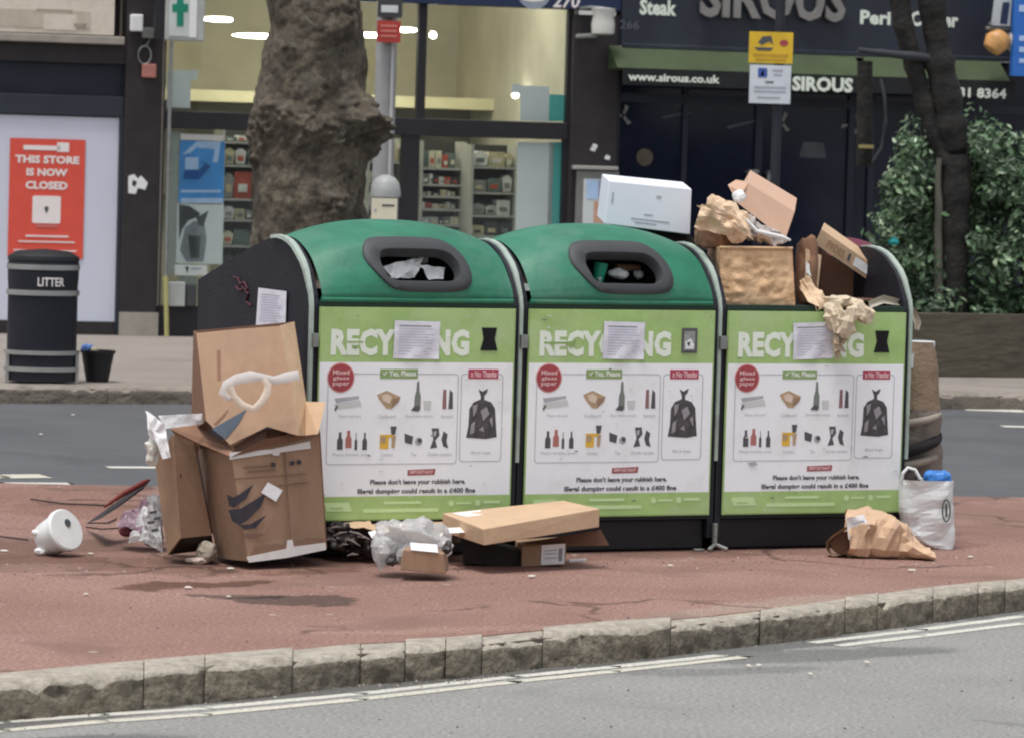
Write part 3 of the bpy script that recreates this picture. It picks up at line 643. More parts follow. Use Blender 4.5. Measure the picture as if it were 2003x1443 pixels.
x, z = S.hit(1261, 308, .02); mb = MB(); mb.prism(mat('dull_brown_disc', (.09, .07, .05), .6, .3, 20), disc(x, z, .085, 20), .018, .024); mb.build('window_motif', re)
mb = MB(); mb.box(M_brick, XD, XE, .2, 6, zB+.25, 9); mb.build('upper_wall', re)

def sthing(name, label, cat, u, v, off): return thing(name, label, cat, S.M @ S.pt(u, v, off), S.a)
def onS(o): o.matrix_world = S.M @ Matrix.Translation(o.location)
# alarm box
t = sthing('alarm_box', 'small white alarm box on the dark pilaster beside the cream sign', 'alarm', 268, 62, -.06)
mb = MB(); sb(mb, M_papw, 257, 28, 280, 62, -.14, .08); rebase(mb.build('alarm_cover', t, bevel=.012), t)
mb = MB(); sb(mb, M_metal, 279, 54, 303, 75, -.12, .06); rebase(mb.build('bracket', t, bevel=.004), t)
t = sthing('hanging_padlock', 'pink red padlock hanging on a grey wire loop under the alarm box', 'padlock', 290, 152, -.07)
mb = MB(); sb(mb, mat('pink_red_plastic', (.42, .17, .14), .6), 279, 125, 306, 153, -.12, .05); rebase(mb.build('lock_body', t, bevel=.012), t)
mb = MB(); c = S.pt(283, 108, -.09); mb.tube(M_metal, [c+Vector((math.cos(a)*.062, 0, math.sin(a)*.085)) for a in [k*math.pi/8 for k in range(17)]], .008)
mb.tube(M_metal, [S.pt(285, 92, -.09), S.pt(292, 80, -.08), S.pt(296, 70, -.06)], .008); rebase(mb.build('wire', t, smooth=60), t)
# stickers on pilaster
random.seed(2)
mb = MB(); spoly(mb, M_papw, [(251, 345), (262, 341), (270, 350), (276, 344), (289, 358), (284, 372), (270, 368), (265, 380), (251, 378)], -.064, .003)
spoly(mb, M_pil, [(260, 352), (268, 356), (264, 366), (258, 362)], -.066, .002)
_o = tag(mb.build('torn_sticker'), 'torn pale sticker on the dark pilaster left of the pharmacy', 'sticker'); onS(_o)
# pharmacy projecting sign
t = sthing('pharmacy_sign', 'projecting pale box sign with a green pharmacy cross', 'sign', 360, 82, -.4)
mb = MB(); sb(mb, mat('sign_case_grey', (.4, .42, .4), .5), 327, -90, 400, 82, -.45, .12); rebase(mb.build('sign_case', t, bevel=.015), t)
mb = MB(); sb(mb, mat('sign_face', (.56, .60, .58), .4), 334, -80, 372, 72, -.457, .006); sb(mb, M_papw, 374, -80, 384, 74, -.458, .006); rebase(mb.build('sign_face', t), t)
mb = MB(); M_cr = mat('cross_green', (.01, .22, .14), .5); spoly(mb, M_cr, [(346, -10), (359, -10), (359, 8), (368, 8), (368, 24), (359, 24), (359, 52), (346, 52), (346, 24), (337, 24), (337, 8), (346, 8)], -.461, .003); rebase(mb.build('green_cross', t), t)
mb = MB(); sb(mb, M_frame, 306, -60, 330, 78, -.42, .07); rebase(mb.build('bracket', t), t)
# lantern lamp on right pilaster
t = sthing('wall_lamp', 'white curved wall lamp at the corner of the restaurant fascia', 'lamp', 1180, 70, -.2)
mb = MB(); x, z = S.hit(1180, 42, -.3); mb.lathe(mat('lamp_white', (.6, .6, .56), .4), [(.06, -.13), (.11, -.12), (.115, -.03), (.10, .05), (.12, .12), (.06, .13)], 20, Matrix.Translation((x, -.3, z))); rebase(mb.build('lamp_shade', t, smooth=40), t)
mb = MB(); mb.tube(M_metal, [(x-.2, -.05, z-.12), (x-.2, -.05, z+.12), (x-.1, -.2, z+.13), (x, -.3, z+.12)], .02); mb.tube(M_metal, [(x-.2, -.1, z-.15), (x-.06, -.28, z-.14)], .025); rebase(mb.build('bracket', t, smooth=60), t)
# orange lantern and blue sign at right
t = sthing('orange_lantern', 'round orange and white lamp hanging beside the blue sign', 'lamp', 1950, 105, -.6)
mb = MB(); x, z = S.hit(1950, 82, -.6); mb.lathe(mat('lantern_orange', (.62, .33, .12), .4, .3, 7), [(.02, -.12), (.09, -.1), (.13, 0), (.1, .09), (.03, .12)], 20, Matrix.Translation((x, -.6, z)) @ Matrix.Rotation(R(35), 4, 'Y')); rebase(mb.build('lantern_glass', t, smooth=50), t)
mb = MB(); mb.lathe(M_papw, [(.05, 0), (.11, .03), (.10, .09), (.04, .1)], 18, Matrix.Translation((x+.12, -.6, z-.02)) @ Matrix.Rotation(R(75), 4, 'Y')); mb.tube(M_metal, [(x-.12, -.6, z+.13), (x+.35, -.6, z+.13)], .018); mb.tube(M_metal, [(x+.3, -.6, z+.13), (x+.3, -.1, z+.2)], .018); rebase(mb.build('bracket', t, smooth=60), t)
t = sthing('blue_sign', 'bright blue projecting sign at the right edge beside a pale panel', 'sign', 1990, 150, -.7)
mb = MB(); sb(mb, mat('bright_blue', (.03, .16, .55), .4, .1), 1988, -60, 2080, 152, -.72, .08); rebase(mb.build('sign_panel', t), t)
mb = MB(); spoly(mb, mat('pale_panel', (.5, .53, .56)), [(1955, -60), (1985, -60), (1975, 52), (1942, 50)], -.66, .05); spoly(mb, M_navyf, [(1962, 5), (1975, 5), (1970, 48), (1956, 46)], -.667, .004); mb.box(M_metal, x-.1, x+.5, -.64, -.62, z+.16, z+.19); rebase(mb.build('side_panel', t), t)
mb = MB(); 
for k, (a, b) in enumerate(((10, 25), (70, 82), (92, 104), (115, 125))): sb(mb, M_pb, 1994, a, 2040, b, -.724, .003)
rebase(mb.build('sign_print', t), t)
# notice board
t = sthing('notice_board', 'metal framed glass notice board with blue and orange leaflets on the pilaster', 'notice board', 1167, 450, -.1)
mb = MB(); sb(mb, mat('board_grey', (.2, .2, .19), .5), 1130, 334, 1208, 460, -.16, .06); rebase(mb.build('board_case', t, bevel=.008), t)
mb = MB(); sb(mb, mat('board_cap', (.36, .35, .32), .5), 1124, 324, 1210, 334, -.19, .1); rebase(mb.build('board_cap', t, bevel=.008), t)
mb = MB(); sb(mb, M_vin2, 1142, 350, 1206, 458, -.168, .006); sb(mb, M_pb, 1148, 352, 1170, 390, -.172, .003); sb(mb, mat('mauve', (.3, .32, .42)), 1172, 352, 1186, 392, -.172, .003); sb(mb, mat('salmon', (.6, .35, .25)), 1162, 394, 1186, 436, -.172, .003); rebase(mb.build('leaflet', t), t)
mb = MB()
for u, v in ((1163, 287), (1188, 309), (1160, 292)): spoly(mb, M_papw, [(u-6, v+2), (u-2, v-6), (u+6, v-3), (u+4, v+5)], -.086, .003)
_o = tag(mb.build('torn_paper'), 'small torn scraps of white paper stuck on the right pilaster', 'paper'); onS(_o)

# ================================================================== STREET FURNITURE (far side)
M_sil = mat('dull_silver', (.36, .36, .35), .35, .12, metal=.5)
lb = G(80, 748); t = thing('litter_bin', 'black litter bin with silver bands standing in front of the closed store', 'litter bin', lb, R(12))
k = 30.6/8000; hw = 72*k
def ring(z0, z1, r, m, name='band', sy=.75):
    mb = MB(); mb.lathe(m, [(r-.02, z0), (r, z0), (r, z1), (r-.02, z1)], 40, sx=1, sy=sy); mb.build(name, t, smooth=40)
def hz(v): return (748-v)*k
mb = MB(); mb.lathe(M_navy, [(hw*.95, hz(744)), (hw*.95, hz(560)), (hw*.97, hz(540)), (hw*.97, hz(512)), (hw*.93, hz(506)), (.02, hz(503))], 40, sy=.75); mb.build('bin_body', t, smooth=40)
mb = MB(); mb.lathe(M_black, [(hw*.99, hz(508)), (hw*.96, hz(500)), (hw*.7, hz(490)), (.02, hz(486))], 40, sy=.75); mb.build('bin_lid', t, smooth=40)
for v0, v1, r in ((526, 516, 1.0), (576, 566, 1.0), (692, 684, 1.03), (724, 716, 1.03)): ring(hz(v0), hz(v1), hw*r, M_sil)
for a in (200, 235, 270, 305, 340):
    mb = MB(); c, s_ = math.cos(R(a))*hw*1.01, math.sin(R(a))*hw*.76; mb.box(M_sil, c-.012, c+.012, s_-.01, s_+.01, 0, hz(690)); 
    if a in (200, 340): mb.build('leg', t)
mb = MB()
vs, fs = text_geo('LITTER', .02); bx = max(v[0] for v in vs)
pts = []
for x, y in vs:
    a = (x/bx-.5)*.62*2*.62+R(3); rr = hw*1.0; pts.append((math.sin(a+.1)*rr, -math.cos(a+.1)*rr*.75, hz(557)+(y/.73)*(hz(540)-hz(557))))
mb.add(pts, fs, M_posterw); mb.build('lettering', t, fix=False)
# black bucket
bp_ = G(190, 746); t = thing('black_bucket', 'black tapered plastic bucket standing beside the litter bin', 'bucket', bp_)
mb = MB(); h_ = 62*k; mb.lathe(M_black, [(.085, 0), (.125, h_-.02), (.135, h_-.02), (.135, h_), (.115, h_), (.08, .02)], 28, cap=False); mb.lathe(M_black, [(.08, .0), (.08, .02)], 28); mb.build('bucket_body', t, smooth=40)
mb = MB(); c = bp_+Vector((-.08, 0, h_+.005)); crumple_blob(mb, mat('blue_crumple', (.12, .25, .6), .5, .3, 20), c, (.055, .05, .045), 3, .3, 18, 1); tag(mb.build('blue_wrapper', smooth=30), 'crumpled blue wrapper on the rim of the black bucket', 'wrapper')
mb = MB(); c = bp_+Vector((-.025, -.02, h_+.0)); crumple_blob(mb, mat('beige_crumple', (.4, .36, .25), .6), c, (.04, .04, .025), 8, .3, 18, 1); tag(mb.build('beige_wrapper', smooth=30), 'small beige scrap in the black bucket beside the blue wrapper', 'wrapper')
# yellow pole / pipe in front of pharmacy
a = S.wpt(324, 540, -.15); b = S.wpt(326, 664, -.15); b.z = .12
t = thing('yellow_pole', 'thin pole with faded yellow lower part beside the pilaster', 'pole', b)
mb = MB(); mb.tube(mat('faded_yellow', (.42, .40, .16), .6), [b, a], .022); mb.build('lower_pole', t, world=True)
mb = MB(); c = Vector((a.x, a.y, 3.2)); mb.tube(M_metal, [a, c], .018); mb.build('upper_pole', t, world=True)
# low grey boxes under the window
t = sthing('meter_box', 'pale grey meter box below the window poster', 'box', 345, 600, -.05)
mb = MB(); sb(mb, mat('pale_box', (.4, .42, .4)), 332, 552, 362, 600, -.1, .09); rebase(mb.build('box_body', t, bevel=.01), t)
mb = MB(); sb(mb, M_grey, 366, 556, 384, 600, -.1, .09); rebase(mb.build('grey_box_body', t, bevel=.01), t)
# grey dome bollard / ticket post
Yb = 31.5; q = P(748, 600, Yb); base = Vector((q.x, q.y, .12)); t = thing('domed_post', 'grey post with a rounded cap and a cream notice behind the first bin', 'post', base)
kk = Yb/8000
def Z(v, Y, u=748): return P(u, v, Y).z
mb = MB(); mb.lathe(mat('post_grey', (.34, .35, .34), .5), [(.1, -.12+.12), (.1, Z(385, Yb)-.12), (.118, Z(385, Yb)-.12), (.118, Z(375, Yb)-.12), (.105, Z(358, Yb)-.12), (.07, Z(347, Yb)-.12), (.02, Z(342, Yb)-.12)], 24); mb.build('post_body', t, smooth=40)
mb = MB(); z1 = Z(388, Yb)-.12; mb.box(mat('cream_notice', (.72, .66, .5)), -.1, .095, -.125, -.105, z1-.3, z1); mb.box(M_ink, -.02, .075, -.128, -.1255, z1-.06, z1-.045); mb.box(M_ink2, -.08, -.06, -.128, -.1255, z1-.1, z1-.08); mb.build('notice', t)
# grey column with red sign
Yc = 35.0; q = P(742, 600, Yc); base = Vector((q.x, q.y, .12)); t = thing('grey_column', 'pale grey street column with a small red sign behind the plane tree', 'column', base)
kk = Yc/8000
mb = MB(); mb.lathe(mat('column_grey', (.33, .33, .33), .5), [(.095, 0), (.09, 2), (.085, 5)], 20); mb.build('column', t, smooth=40)
mb = MB(); mb.box(mat('column_strip', (.5, .5, .5)), .045, .07, -.1, -.08, 0, 3.6); mb.build('cable_strip', t)
xx = lambda u: P(u, 60, Yc-.12).x-base.x
mb = MB(); mb.box(M_grey, xx(738), xx(786), -.18, -.1, Z(35, Yc)-.12, Z(-60, Yc)-.12); mb.box(M_vin2, xx(745), xx(778), -.184, -.181, Z(26, Yc)-.12, Z(12, Yc)-.12); mb.build('control_box', t, bevel=.005)
mb = MB(); mb.box(mat('sign_red', (.42, .05, .04)), xx(738), xx(784), -.19, -.13, Z(84, Yc)-.12, Z(42, Yc)-.12)
for v in (50, 60, 70): mb.box(mat('sign_pink', (.6, .2, .17)), xx(745), xx(777), -.193, -.1905, Z(v+4, Yc)-.12, Z(v, Yc)-.12)
mb.build('red_sign', t)
# sign post with yellow and white plates
Ys = 33.5; q = P(1508, 600, Ys); base = Vector((q.x, q.y, .12)); t = thing('parking_sign_post', 'dark slim post with a yellow camera plate above a white parking plate', 'sign post', base)
mb = MB(); mb.lathe(mat('post_dark', (.02, .022, .03)), [(.04, 0), (.04, 3.9)], 16); mb.build('pole', t, smooth=40)
def plate(name, m, u0, v0, u1, v1, extra):
    mb = MB(); y = -.06; x0 = P(u0, v0, Ys-.06).x-base.x; x1 = P(u1, v0, Ys-.06).x-base.x; z1 = P(1508, v0, Ys-.06).z-.12; z0 = P(1508, v1, Ys-.06).z-.12
    mb.box(m, x0, x1, y, y+.006, z0, z1); W_, H_ = x1-x0, z1-z0
    for (mm, pts) in extra: mb.prism(mm, [(x0+a*W_, z1-b*H_) for a, b in pts], y-.003, y-.0005)
    mb.box(M_metal, -.05, .05, y+.006, -.03, (z0+z1)/2-.02, (z0+z1)/2+.02); mb.build(name, t)
def rc(a, b, c, d): return [(a, b), (c, b), (c, d), (a, d)]
M_plY = mat('plate_yellow', (.72, .46, .03), .5); M_plB = mat('plate_blue', (.05, .1, .35)); M_plW = mat('plate_white', (.62, .65, .70), .5)
plate('yellow_plate', M_plY, 1466, 63, 1552, 124, [(M_ink, [(.2, .35), (.3, .15), (.5, .12), (.55, .4), (.45, .3), (.3, .42)]), (M_ink, [(.12, .5), (.55, .5), (.5, .6), (.2, .6)]), (M_red, disc(.79, .34, .1)), (mat('dull_ochre', (.5, .3, .03)), rc(.1, .7, .9, .78)), (MATS['dull_ochre'], rc(.15, .84, .85, .92))])
plate('white_plate', M_plW, 1467, 128, 1548, 203, [(M_plB, rc(.2, .08, .42, .32)), (M_plW, [(.26, .28), (.31, .12), (.36, .28)]), (M_ink2, rc(.55, .1, .8, .15)), (M_ink2, rc(.58, .22, .78, .26)), (M_ink, rc(.38, .42, .58, .46)), (M_ink2, rc(.12, .55, .88, .6)), (M_ink2, rc(.12, .66, .88, .7)), (M_ink2, rc(.2, .82, .75, .86))])

# ================================================================== TREES, HEDGE
M_bark = mat('plane_bark', (.105, .088, .066), .95, .7, 8, bump=.9, bscale=13, dirt=(.022, .017, .013), dirt_amt=1., dscale=4.5, detail=8, stretch=(1, 1, .75))
def bark_mat():
    m = M_bark; n = m.node_tree; L = n.links.new; b = [x for x in n.nodes if x.type == 'BSDF_PRINCIPLED'][0]
    tc = n.nodes.new('ShaderNodeTexCoord'); nz = n.nodes.new('ShaderNodeTexNoise'); nz.inputs['Scale'].default_value = 5; nz.inputs['Detail'].default_value = 5; L(tc.outputs['Object'], nz.inputs['Vector'])
    ml = n.nodes.new('ShaderNodeMixRGB'); ml.blend_type = 'LINEAR_LIGHT'; ml.inputs[0].default_value = .3; L(tc.outputs['Object'], ml.inputs[1]); L(nz.outputs['Color'], ml.inputs[2])
    mp = n.nodes.new('ShaderNodeMapping'); mp.inputs['Scale'].default_value = (1, 1, .6); L(ml.outputs[0], mp.inputs[0])
    vo = n.nodes.new('ShaderNodeTexVoronoi'); vo.inputs['Scale'].default_value = 11; L(mp.outputs[0], vo.inputs['Vector'])
    sp = n.nodes.new('ShaderNodeSeparateColor'); L(vo.outputs['Color'], sp.inputs[0])
    rp = n.nodes.new('ShaderNodeValToRGB'); rp.color_ramp.interpolation = 'CONSTANT'; e = rp.color_ramp.elements; e[0].color = (.05, .04, .03, 1)
    e[1].position = .25; e[1].color = (.10, .08, .058, 1)
    for p_, c_ in ((.5, (.135, .112, .08)), (.72, (.075, .062, .045)), (.84, (.19, .165, .12)), (.93, (.12, .115, .09))): q = e.new(p_); q.color = (*c_, 1)
    L(sp.outputs[0], rp.inputs[0]); old = b.inputs['Base Color'].links[0].from_socket
    mx = n.nodes.new('ShaderNodeMixRGB'); mx.inputs[0].default_value = .5; L(old, mx.inputs[1]); L(rp.outputs[0], mx.inputs[2]); L(mx.outputs[0], b.inputs['Base Color'])
    v2 = n.nodes.new('ShaderNodeTexVoronoi'); v2.feature = 'DISTANCE_TO_EDGE'; v2.inputs['Scale'].default_value = 11; L(mp.outputs[0], v2.inputs['Vector'])
    bb = [x for x in n.nodes if x.type == 'BUMP'][0]; hm = n.nodes.new('ShaderNodeMath'); hm.operation = 'MULTIPLY_ADD'; mn = n.nodes.new('ShaderNodeMath'); mn.operation = 'MINIMUM'; L(v2.outputs['Distance'], mn.inputs[0]); mn.inputs[1].default_value = .08
    L(mn.outputs[0], hm.inputs[0]); hm.inputs[1].default_value = 1.6; L(bb.inputs['Height'].links[0].from_socket, hm.inputs[2]); L(hm.outputs[0], bb.inputs['Height']); bb.inputs['Distance'].default_value = .03
bark_mat()
Yt = 32.0; TR_ = [(-700, 528, 712), (-60, 520, 708), (0, 517, 710), (60, 520, 714), (130, 509, 720), (180, 500, 716), (220, 494, 716), (260, 497, 722), (300, 496, 718), (340, 493, 716), (400, 490, 720), (450, 492, 728), (520, 485, 736), (640, 470, 752), (745, 440, 780)]
prof = [(P(600, v, Yt).z, P(l, v, Yt).x, P(r_, v, Yt).x) for v, l, r_ in TR_]
zb_, zt_ = .12, prof[0][0]
tc_ = Vector(((prof[5][1]+prof[5][2])/2, Yt, .12))
t = thing('plane_tree', 'thick knobbly plane tree trunk with a burr collar behind the first bin', 'tree', tc_)
pl = sorted([(z, l) for z, l, r_ in prof]); pr_ = sorted([(z, r_) for z, l, r_ in prof])
zburr = P(600, 262, Yt).z
burrs = []
random.seed(21)
for i in range(26):
    a = random.uniform(math.pi, 2*math.pi); burrs.append((a, zburr+random.gauss(.02, .07)+.08*math.cos(a), random.uniform(.07, .13), random.uniform(.02, .05)))
burrs += [(-.05, P(740, 262, Yt).z, .14, .17), (-.3, P(740, 240, Yt).z, .12, .12), (-.5, P(700, 200, Yt).z, .11, .1), (-.12, P(740, 292, Yt).z, .1, .09), (-.7, P(700, 230, Yt).z, .1, .12),
          (-1.9, P(700, 235, Yt).z, .12, .05), (-2.4, P(540, 250, Yt).z, .13, .07), (-2.2, P(560, 210, Yt).z, .08, .04), (-1.2, P(600, 60, Yt).z, .1, .05), (-1.0, P(600, 395, Yt).z, .15, .07), (-2.0, P(600, 100, Yt).z, .09, .05), (-.8, P(600, 20, Yt).z, .2, .05)]
def trunk(u, v):
    z = lerp(zb_, zt_, v**1.15); a = 2*math.pi*(u % 1.0)
    l, r_ = interp(pl, z), interp(pr_, z); cx_ = (l+r_)/2; rad = (r_-l)/2
    d = Vector((math.cos(a), math.sin(a), 0)); q = Vector((d.x*rad, d.y*rad, z))
    rr = rad*(.955+.04*noise.noise(q*2.2))+.024*noise.noise(q*4)+.015*noise.noise(q*10)+.008*noise.noise(q*22)-.02*max(0, noise.noise(q*8+Vector((1, 2, 3)))-.2)
    rr += .045*max(0, noise.noise(q*3.6+Vector((7, 1, 3))))-.03*max(0, noise.noise(q*4.2+Vector((2, 6, 3)))-.15)
    for ba, bz, bs, bh in burrs:
        da = (a-ba+math.pi) % (2*math.pi)-math.pi; e = ((da*rad)**2+(z-bz)**2*1.1)/(bs*bs)
        if e < 4: rr += bh*math.exp(-e*1.4)*(1+.5*noise.noise(q*22))
    return Vector((cx_+d.x*rr, Yt+d.y*rr, z))
mb = MB(); mb.grid(M_bark, trunk, 220, 420); mb.build('trunk', t, world=True, smooth=70, weld=True)
mb = MB(); tp = Vector(((pl[-1][1]+pr_[-1][1])/2, Yt, zt_-.1))
for dx_, dy_, dz_, r0 in ((-1.3, .4, 2.2, .2), (1.2, -.3, 2.4, .22), (.2, 1.2, 2.6, .2)):
    pts = [tp+Vector((dx_*s_, dy_*s_, dz_*s_**.9)) for s_ in (0, .3, .6, 1)]; mb.tube(M_bark, pts, [r0, r0*.8, r0*.6, r0*.35], 12)
mb.build('limb', t, world=True, smooth=60)
M_bark2 = mat('dark_bark', (.019, .018, .017), .95, .5, 9, bump=.8, bscale=20, dirt=(.045, .042, .034), dirt_amt=.6, dscale=5)
Y2 = 35.9; b2 = P(1868, 600, Y2); b2.z = .12; t = thing('street_tree', 'slim dark forked tree rising from the hedge in front of the restaurant', 'tree', b2)
def pipe(mb, m, pts, rs, n=14, k=7):
    out = []; ro = []
    for i in range(len(pts)-1):
        for s_ in range(k): out.append(pts[i].lerp(pts[i+1], s_/k)); ro.append(lerp(rs[i], rs[i+1], s_/k))
    out.append(pts[-1]); ro.append(rs[-1]); out = [p+Vector((noise.noise(p*3), noise.noise(p*3+Vector((5, 5, 5))), 0))*.025 for p in out]
    ro = [r_*(1+.3*noise.noise(p*9)) for p, r_ in zip(out, ro)]; mb.tube(m, out, ro, n)
mb = MB(); pipe(mb, M_bark2, [b2, P(1868, 500, Y2), P(1866, 380, Y2), P(1866, 290, Y2), P(1848, 180, Y2), P(1832, 80, Y2), P(1822, 0, Y2), P(1800, -200, Y2), P(1795, -500, Y2)], [.12, .12, .125, .145, .13, .12, .115, .1, .07]); mb.build('trunk', t, world=True, smooth=60)
mb = MB(); pipe(mb, M_bark2, [P(1852, 320, Y2), P(1815, 230, Y2), P(1790, 130, Y2), P(1768, 50, Y2), P(1758, -20, Y2), P(1700, -250, Y2)], [.1, .095, .09, .09, .085, .05]); mb.build('limb', t, world=True, smooth=60)
mb = MB(); pipe(mb, mat('grey_bark', (.045, .048, .055), .9), [P(1840, 118, Y2), P(1800, 112, Y2-.1), P(1740, 106, Y2-.2), P(1680, 98, Y2-.3)], [.045, .04, .035, .025]); mb.build('limb', t, world=True, smooth=60)
mb = MB(); pipe(mb, mat('pale_stem', (.11, .105, .085), .9), [P(1838, 620, Y2-.1), P(1834, 450, Y2-.1), P(1836, 310, Y2-.1)], [.04, .035, .025]); mb.build('stem', t, world=True, smooth=60)
# dark curved drainpipe / hanging strap left of the tree
t = thing('curved_railing', 'thin grey curved bracket hanging by the restaurant door left of the tree', 'bracket', P(1705, 330, 37))
mb = MB(); mb.tube(mat('grey_strap', (.06, .062, .07), .5), [P(u, v, 37) for u, v in ((1722, 155), (1730, 190), (1732, 240), (1724, 290), (1705, 320), (1690, 325))], .016); mb.build('strap', t, world=True, smooth=60)
mb = MB(); mb.tube(M_bark2, [P(1692, 120, 37), P(1690, 325, 37)], .07); mb.box(mat('brass', (.35, .3, .12), .4), *[c for ax in zip(P(1680, 290, 36.85), P(1708, 284, 36.9)) for c in (min(ax), max(ax))]); mb.build('dark_upright', t, world=True, smooth=60)
# planter wall
W0 = G(1760, 736); W1 = G(2300, 741); wd = (W1-W0).normalized(); wn = Vector((-wd.y, wd.x, 0))
W0 = W0-wd*1.6; zt2 = P(1900, 617, W0.y+.4).z
M_pw = mat('timber_planter', (.095, .083, .06), .9, .4, 5, bump=.4, bscale=15, stretch=(.5, .5, 2.2), dirt=(.04, .032, .024), dirt_amt=.8, dscale=2)
t = thing('planter_wall', 'low brown timber planter wall beneath the hedge', 'planter', (W0+W1)/2)
hh = zt2-.12
for k_ in range(1):
    mb = MB(); z0 = .12; z1 = .12+hh; a, b = W0, W1
    mb.hexa(M_pw, [Vector((a.x, a.y, z1)), Vector((b.x, b.y, z1)), Vector((b.x, b.y, z0)), Vector((a.x, a.y, z0))], [Vector((a.x, a.y, z1))+wn*.1, Vector((b.x, b.y, z1))+wn*.1, Vector((b.x, b.y, z0))+wn*.1, Vector((a.x, a.y, z0))+wn*.1]); mb.build('board', t, world=True, bevel=.006)
mb = MB(); mb.hexa(mat('planter_soil', (.03, .022, .016)), [W0+wn*.1+Vector((0, 0, hh-.05)), W1+wn*.1+Vector((0, 0, hh-.05)), W1+wn*.1, W0+wn*.1], [W0+wn*1.6+Vector((0, 0, hh-.05)), W1+wn*1.6+Vector((0, 0, hh-.05)), W1+wn*1.6, W0+wn*1.6]); mb.build('soil', t, world=True)
# hedge
M_lf = [mat('leaf_dark', (.04, .075, .036), .5, .4, 3, spec=.5), mat('leaf_mid', (.085, .155, .075), .45, .4, 3, spec=.5), mat('leaf_light', (.25, .34, .2), .4, .3, 3, spec=.5)]
random.seed(5)
HO = [(1722, 600), (1735, 520), (1728, 440), (1738, 350), (1760, 290), (1800, 262), (1850, 268), (1905, 250), (1960, 258), (2030, 268), (2120, 262), (2250, 300), (2260, 640), (1722, 640)]
def inpoly(x, y, P_):
    c = False; n = len(P_)
    for i in range(n):
        (a, b), (d, e) = P_[i], P_[i-1]
        if (b > y) != (e > y) and x < (d-a)*(y-b)/(e-b)+a: c = not c
    return c
hc = P(1950, 600, 36.6); hc.z = .12
t = thing('hedge', 'leafy green hedge growing in the planter at the right', 'hedge', hc)
clumps = []
while len(clumps) < 290:
    u, v = random.uniform(1720, 2260), random.uniform(240, 640)
    if inpoly(u, v, HO): clumps.append((P(u, v, random.uniform(35.7, 36.8) if u > 1895 or u < 1838 or v > 520 else random.uniform(36.1, 36.8)), random.uniform(.12, .28)))
mb = MB()
for c, r_ in clumps:
    for _ in range(120):
        d = Vector((random.gauss(0, 1), random.gauss(0, 1), random.gauss(0, 1))).normalized()*r_*random.uniform(.5, 1.05)
        p = c+d
        if noise.noise(p*3.2) < -.22: continue
        s_ = random.choice((.022, .028, .034, .042, .05))*random.uniform(.85, 1.15); nn = (d.normalized()+Vector((random.gauss(0, .5), random.gauss(0, .5)-.3, random.gauss(0, .5)+.4))).normalized()
        a = nn.cross(Vector((random.gauss(0, 1), random.gauss(0, 1), random.gauss(0, 1)))).normalized(); b = nn.cross(a)
        m = random.choices(M_lf, (5, 6, 2))[0]
        mb.add([p-a*s_, p-b*s_*.5+nn*s_*.15, p+a*s_, p+b*s_*.5+nn*s_*.15], [(0, 1, 2, 3)], m)
mb.build('foliage', t, world=True, fix=False)
mb = MB()
for _ in range(16):
    u = random.uniform(1750, 2150); a = P(u, 610, 36.6); b = P(u+random.uniform(-60, 60), random.uniform(300, 420), random.uniform(36.2, 36.9)); mb.tube(M_bark2, [a, a.lerp(b, .5)+Vector((.05, 0, 0)), b], [.018, .014, .006], 6)
mb.build('stems', t, world=True, smooth=60)
mb = MB(); crumple_blob(mb, mat('teal_litter', (.02, .35, .36), .4), P(1748, 472, 35.7), (.05, .04, .04), 4, .3, 16, 1); tag(mb.build('teal_litter', smooth=30), 'small teal wrapper caught in the hedge', 'wrapper')

# ================================================================== RECYCLING BINS
BT = .4623; BO = Vector((-.894, 18.08, .12)); BW = 1.036; B = Frame(BO, BT)
SIDE = [(0.0, 1.13), (.012, 1.17), (.032, 1.206), (.07, 1.272), (.11, 1.315), (.154, 1.345), (.205, 1.377), (.256, 1.398), (.32, 1.413), (.391, 1.419), (.46, 1.414), (.537, 1.398), (.714, 1.358), (1.0, 1.28), (1.35, 1.182)]
LIDP = [(-.004, 1.152), (-.010, 1.17), (-.002, 1.195), (.02, 1.225), (.06, 1.275), (.11, 1.325), (.17, 1.362), (.24, 1.392), (.31, 1.412), (.391, 1.419), (.48, 1.41), (.6, 1.38), (.8, 1.33), (1.05, 1.262), (1.32, 1.185)]
ls = [0]
for a, b in zip(LIDP, LIDP[1:]): ls.append(ls[-1]+math.hypot(a[0]-b[0], a[1]-b[1]))
LY = [(s_, p[0]) for s_, p in zip(ls, LIDP)]; LZ = [(s_, p[1]) for s_, p in zip(ls, LIDP)]
def smooth_i(tab, s_):
    e = .03; return (interp(tab, s_-e)+2*interp(tab, s_)+interp(tab, s_+e))/4 if ls[0]+e < s_ < ls[-1]-e else interp(tab, s_)
def lid_pt(u, s_, o=0.):
    y, z = smooth_i(LY, s_), smooth_i(LZ, s_)
    k_ = (1-abs(2*u-1)**2.4); f_ = min(1, s_/.22)*min(1, (ls[-1]-s_)/.5)
    z += .085*k_*f_; y -= .03*k_*min(1, s_/.1)*max(0, 1-s_/.5)
    return Vector((.045+u*(BW-.09), y, z))
def lid_n(u, s_):
    a = lid_pt(u+.01, s_)-lid_pt(u-.01, s_); b = lid_pt(u, s_+.01)-lid_pt(u, s_-.01); return a.cross(b).normalized()
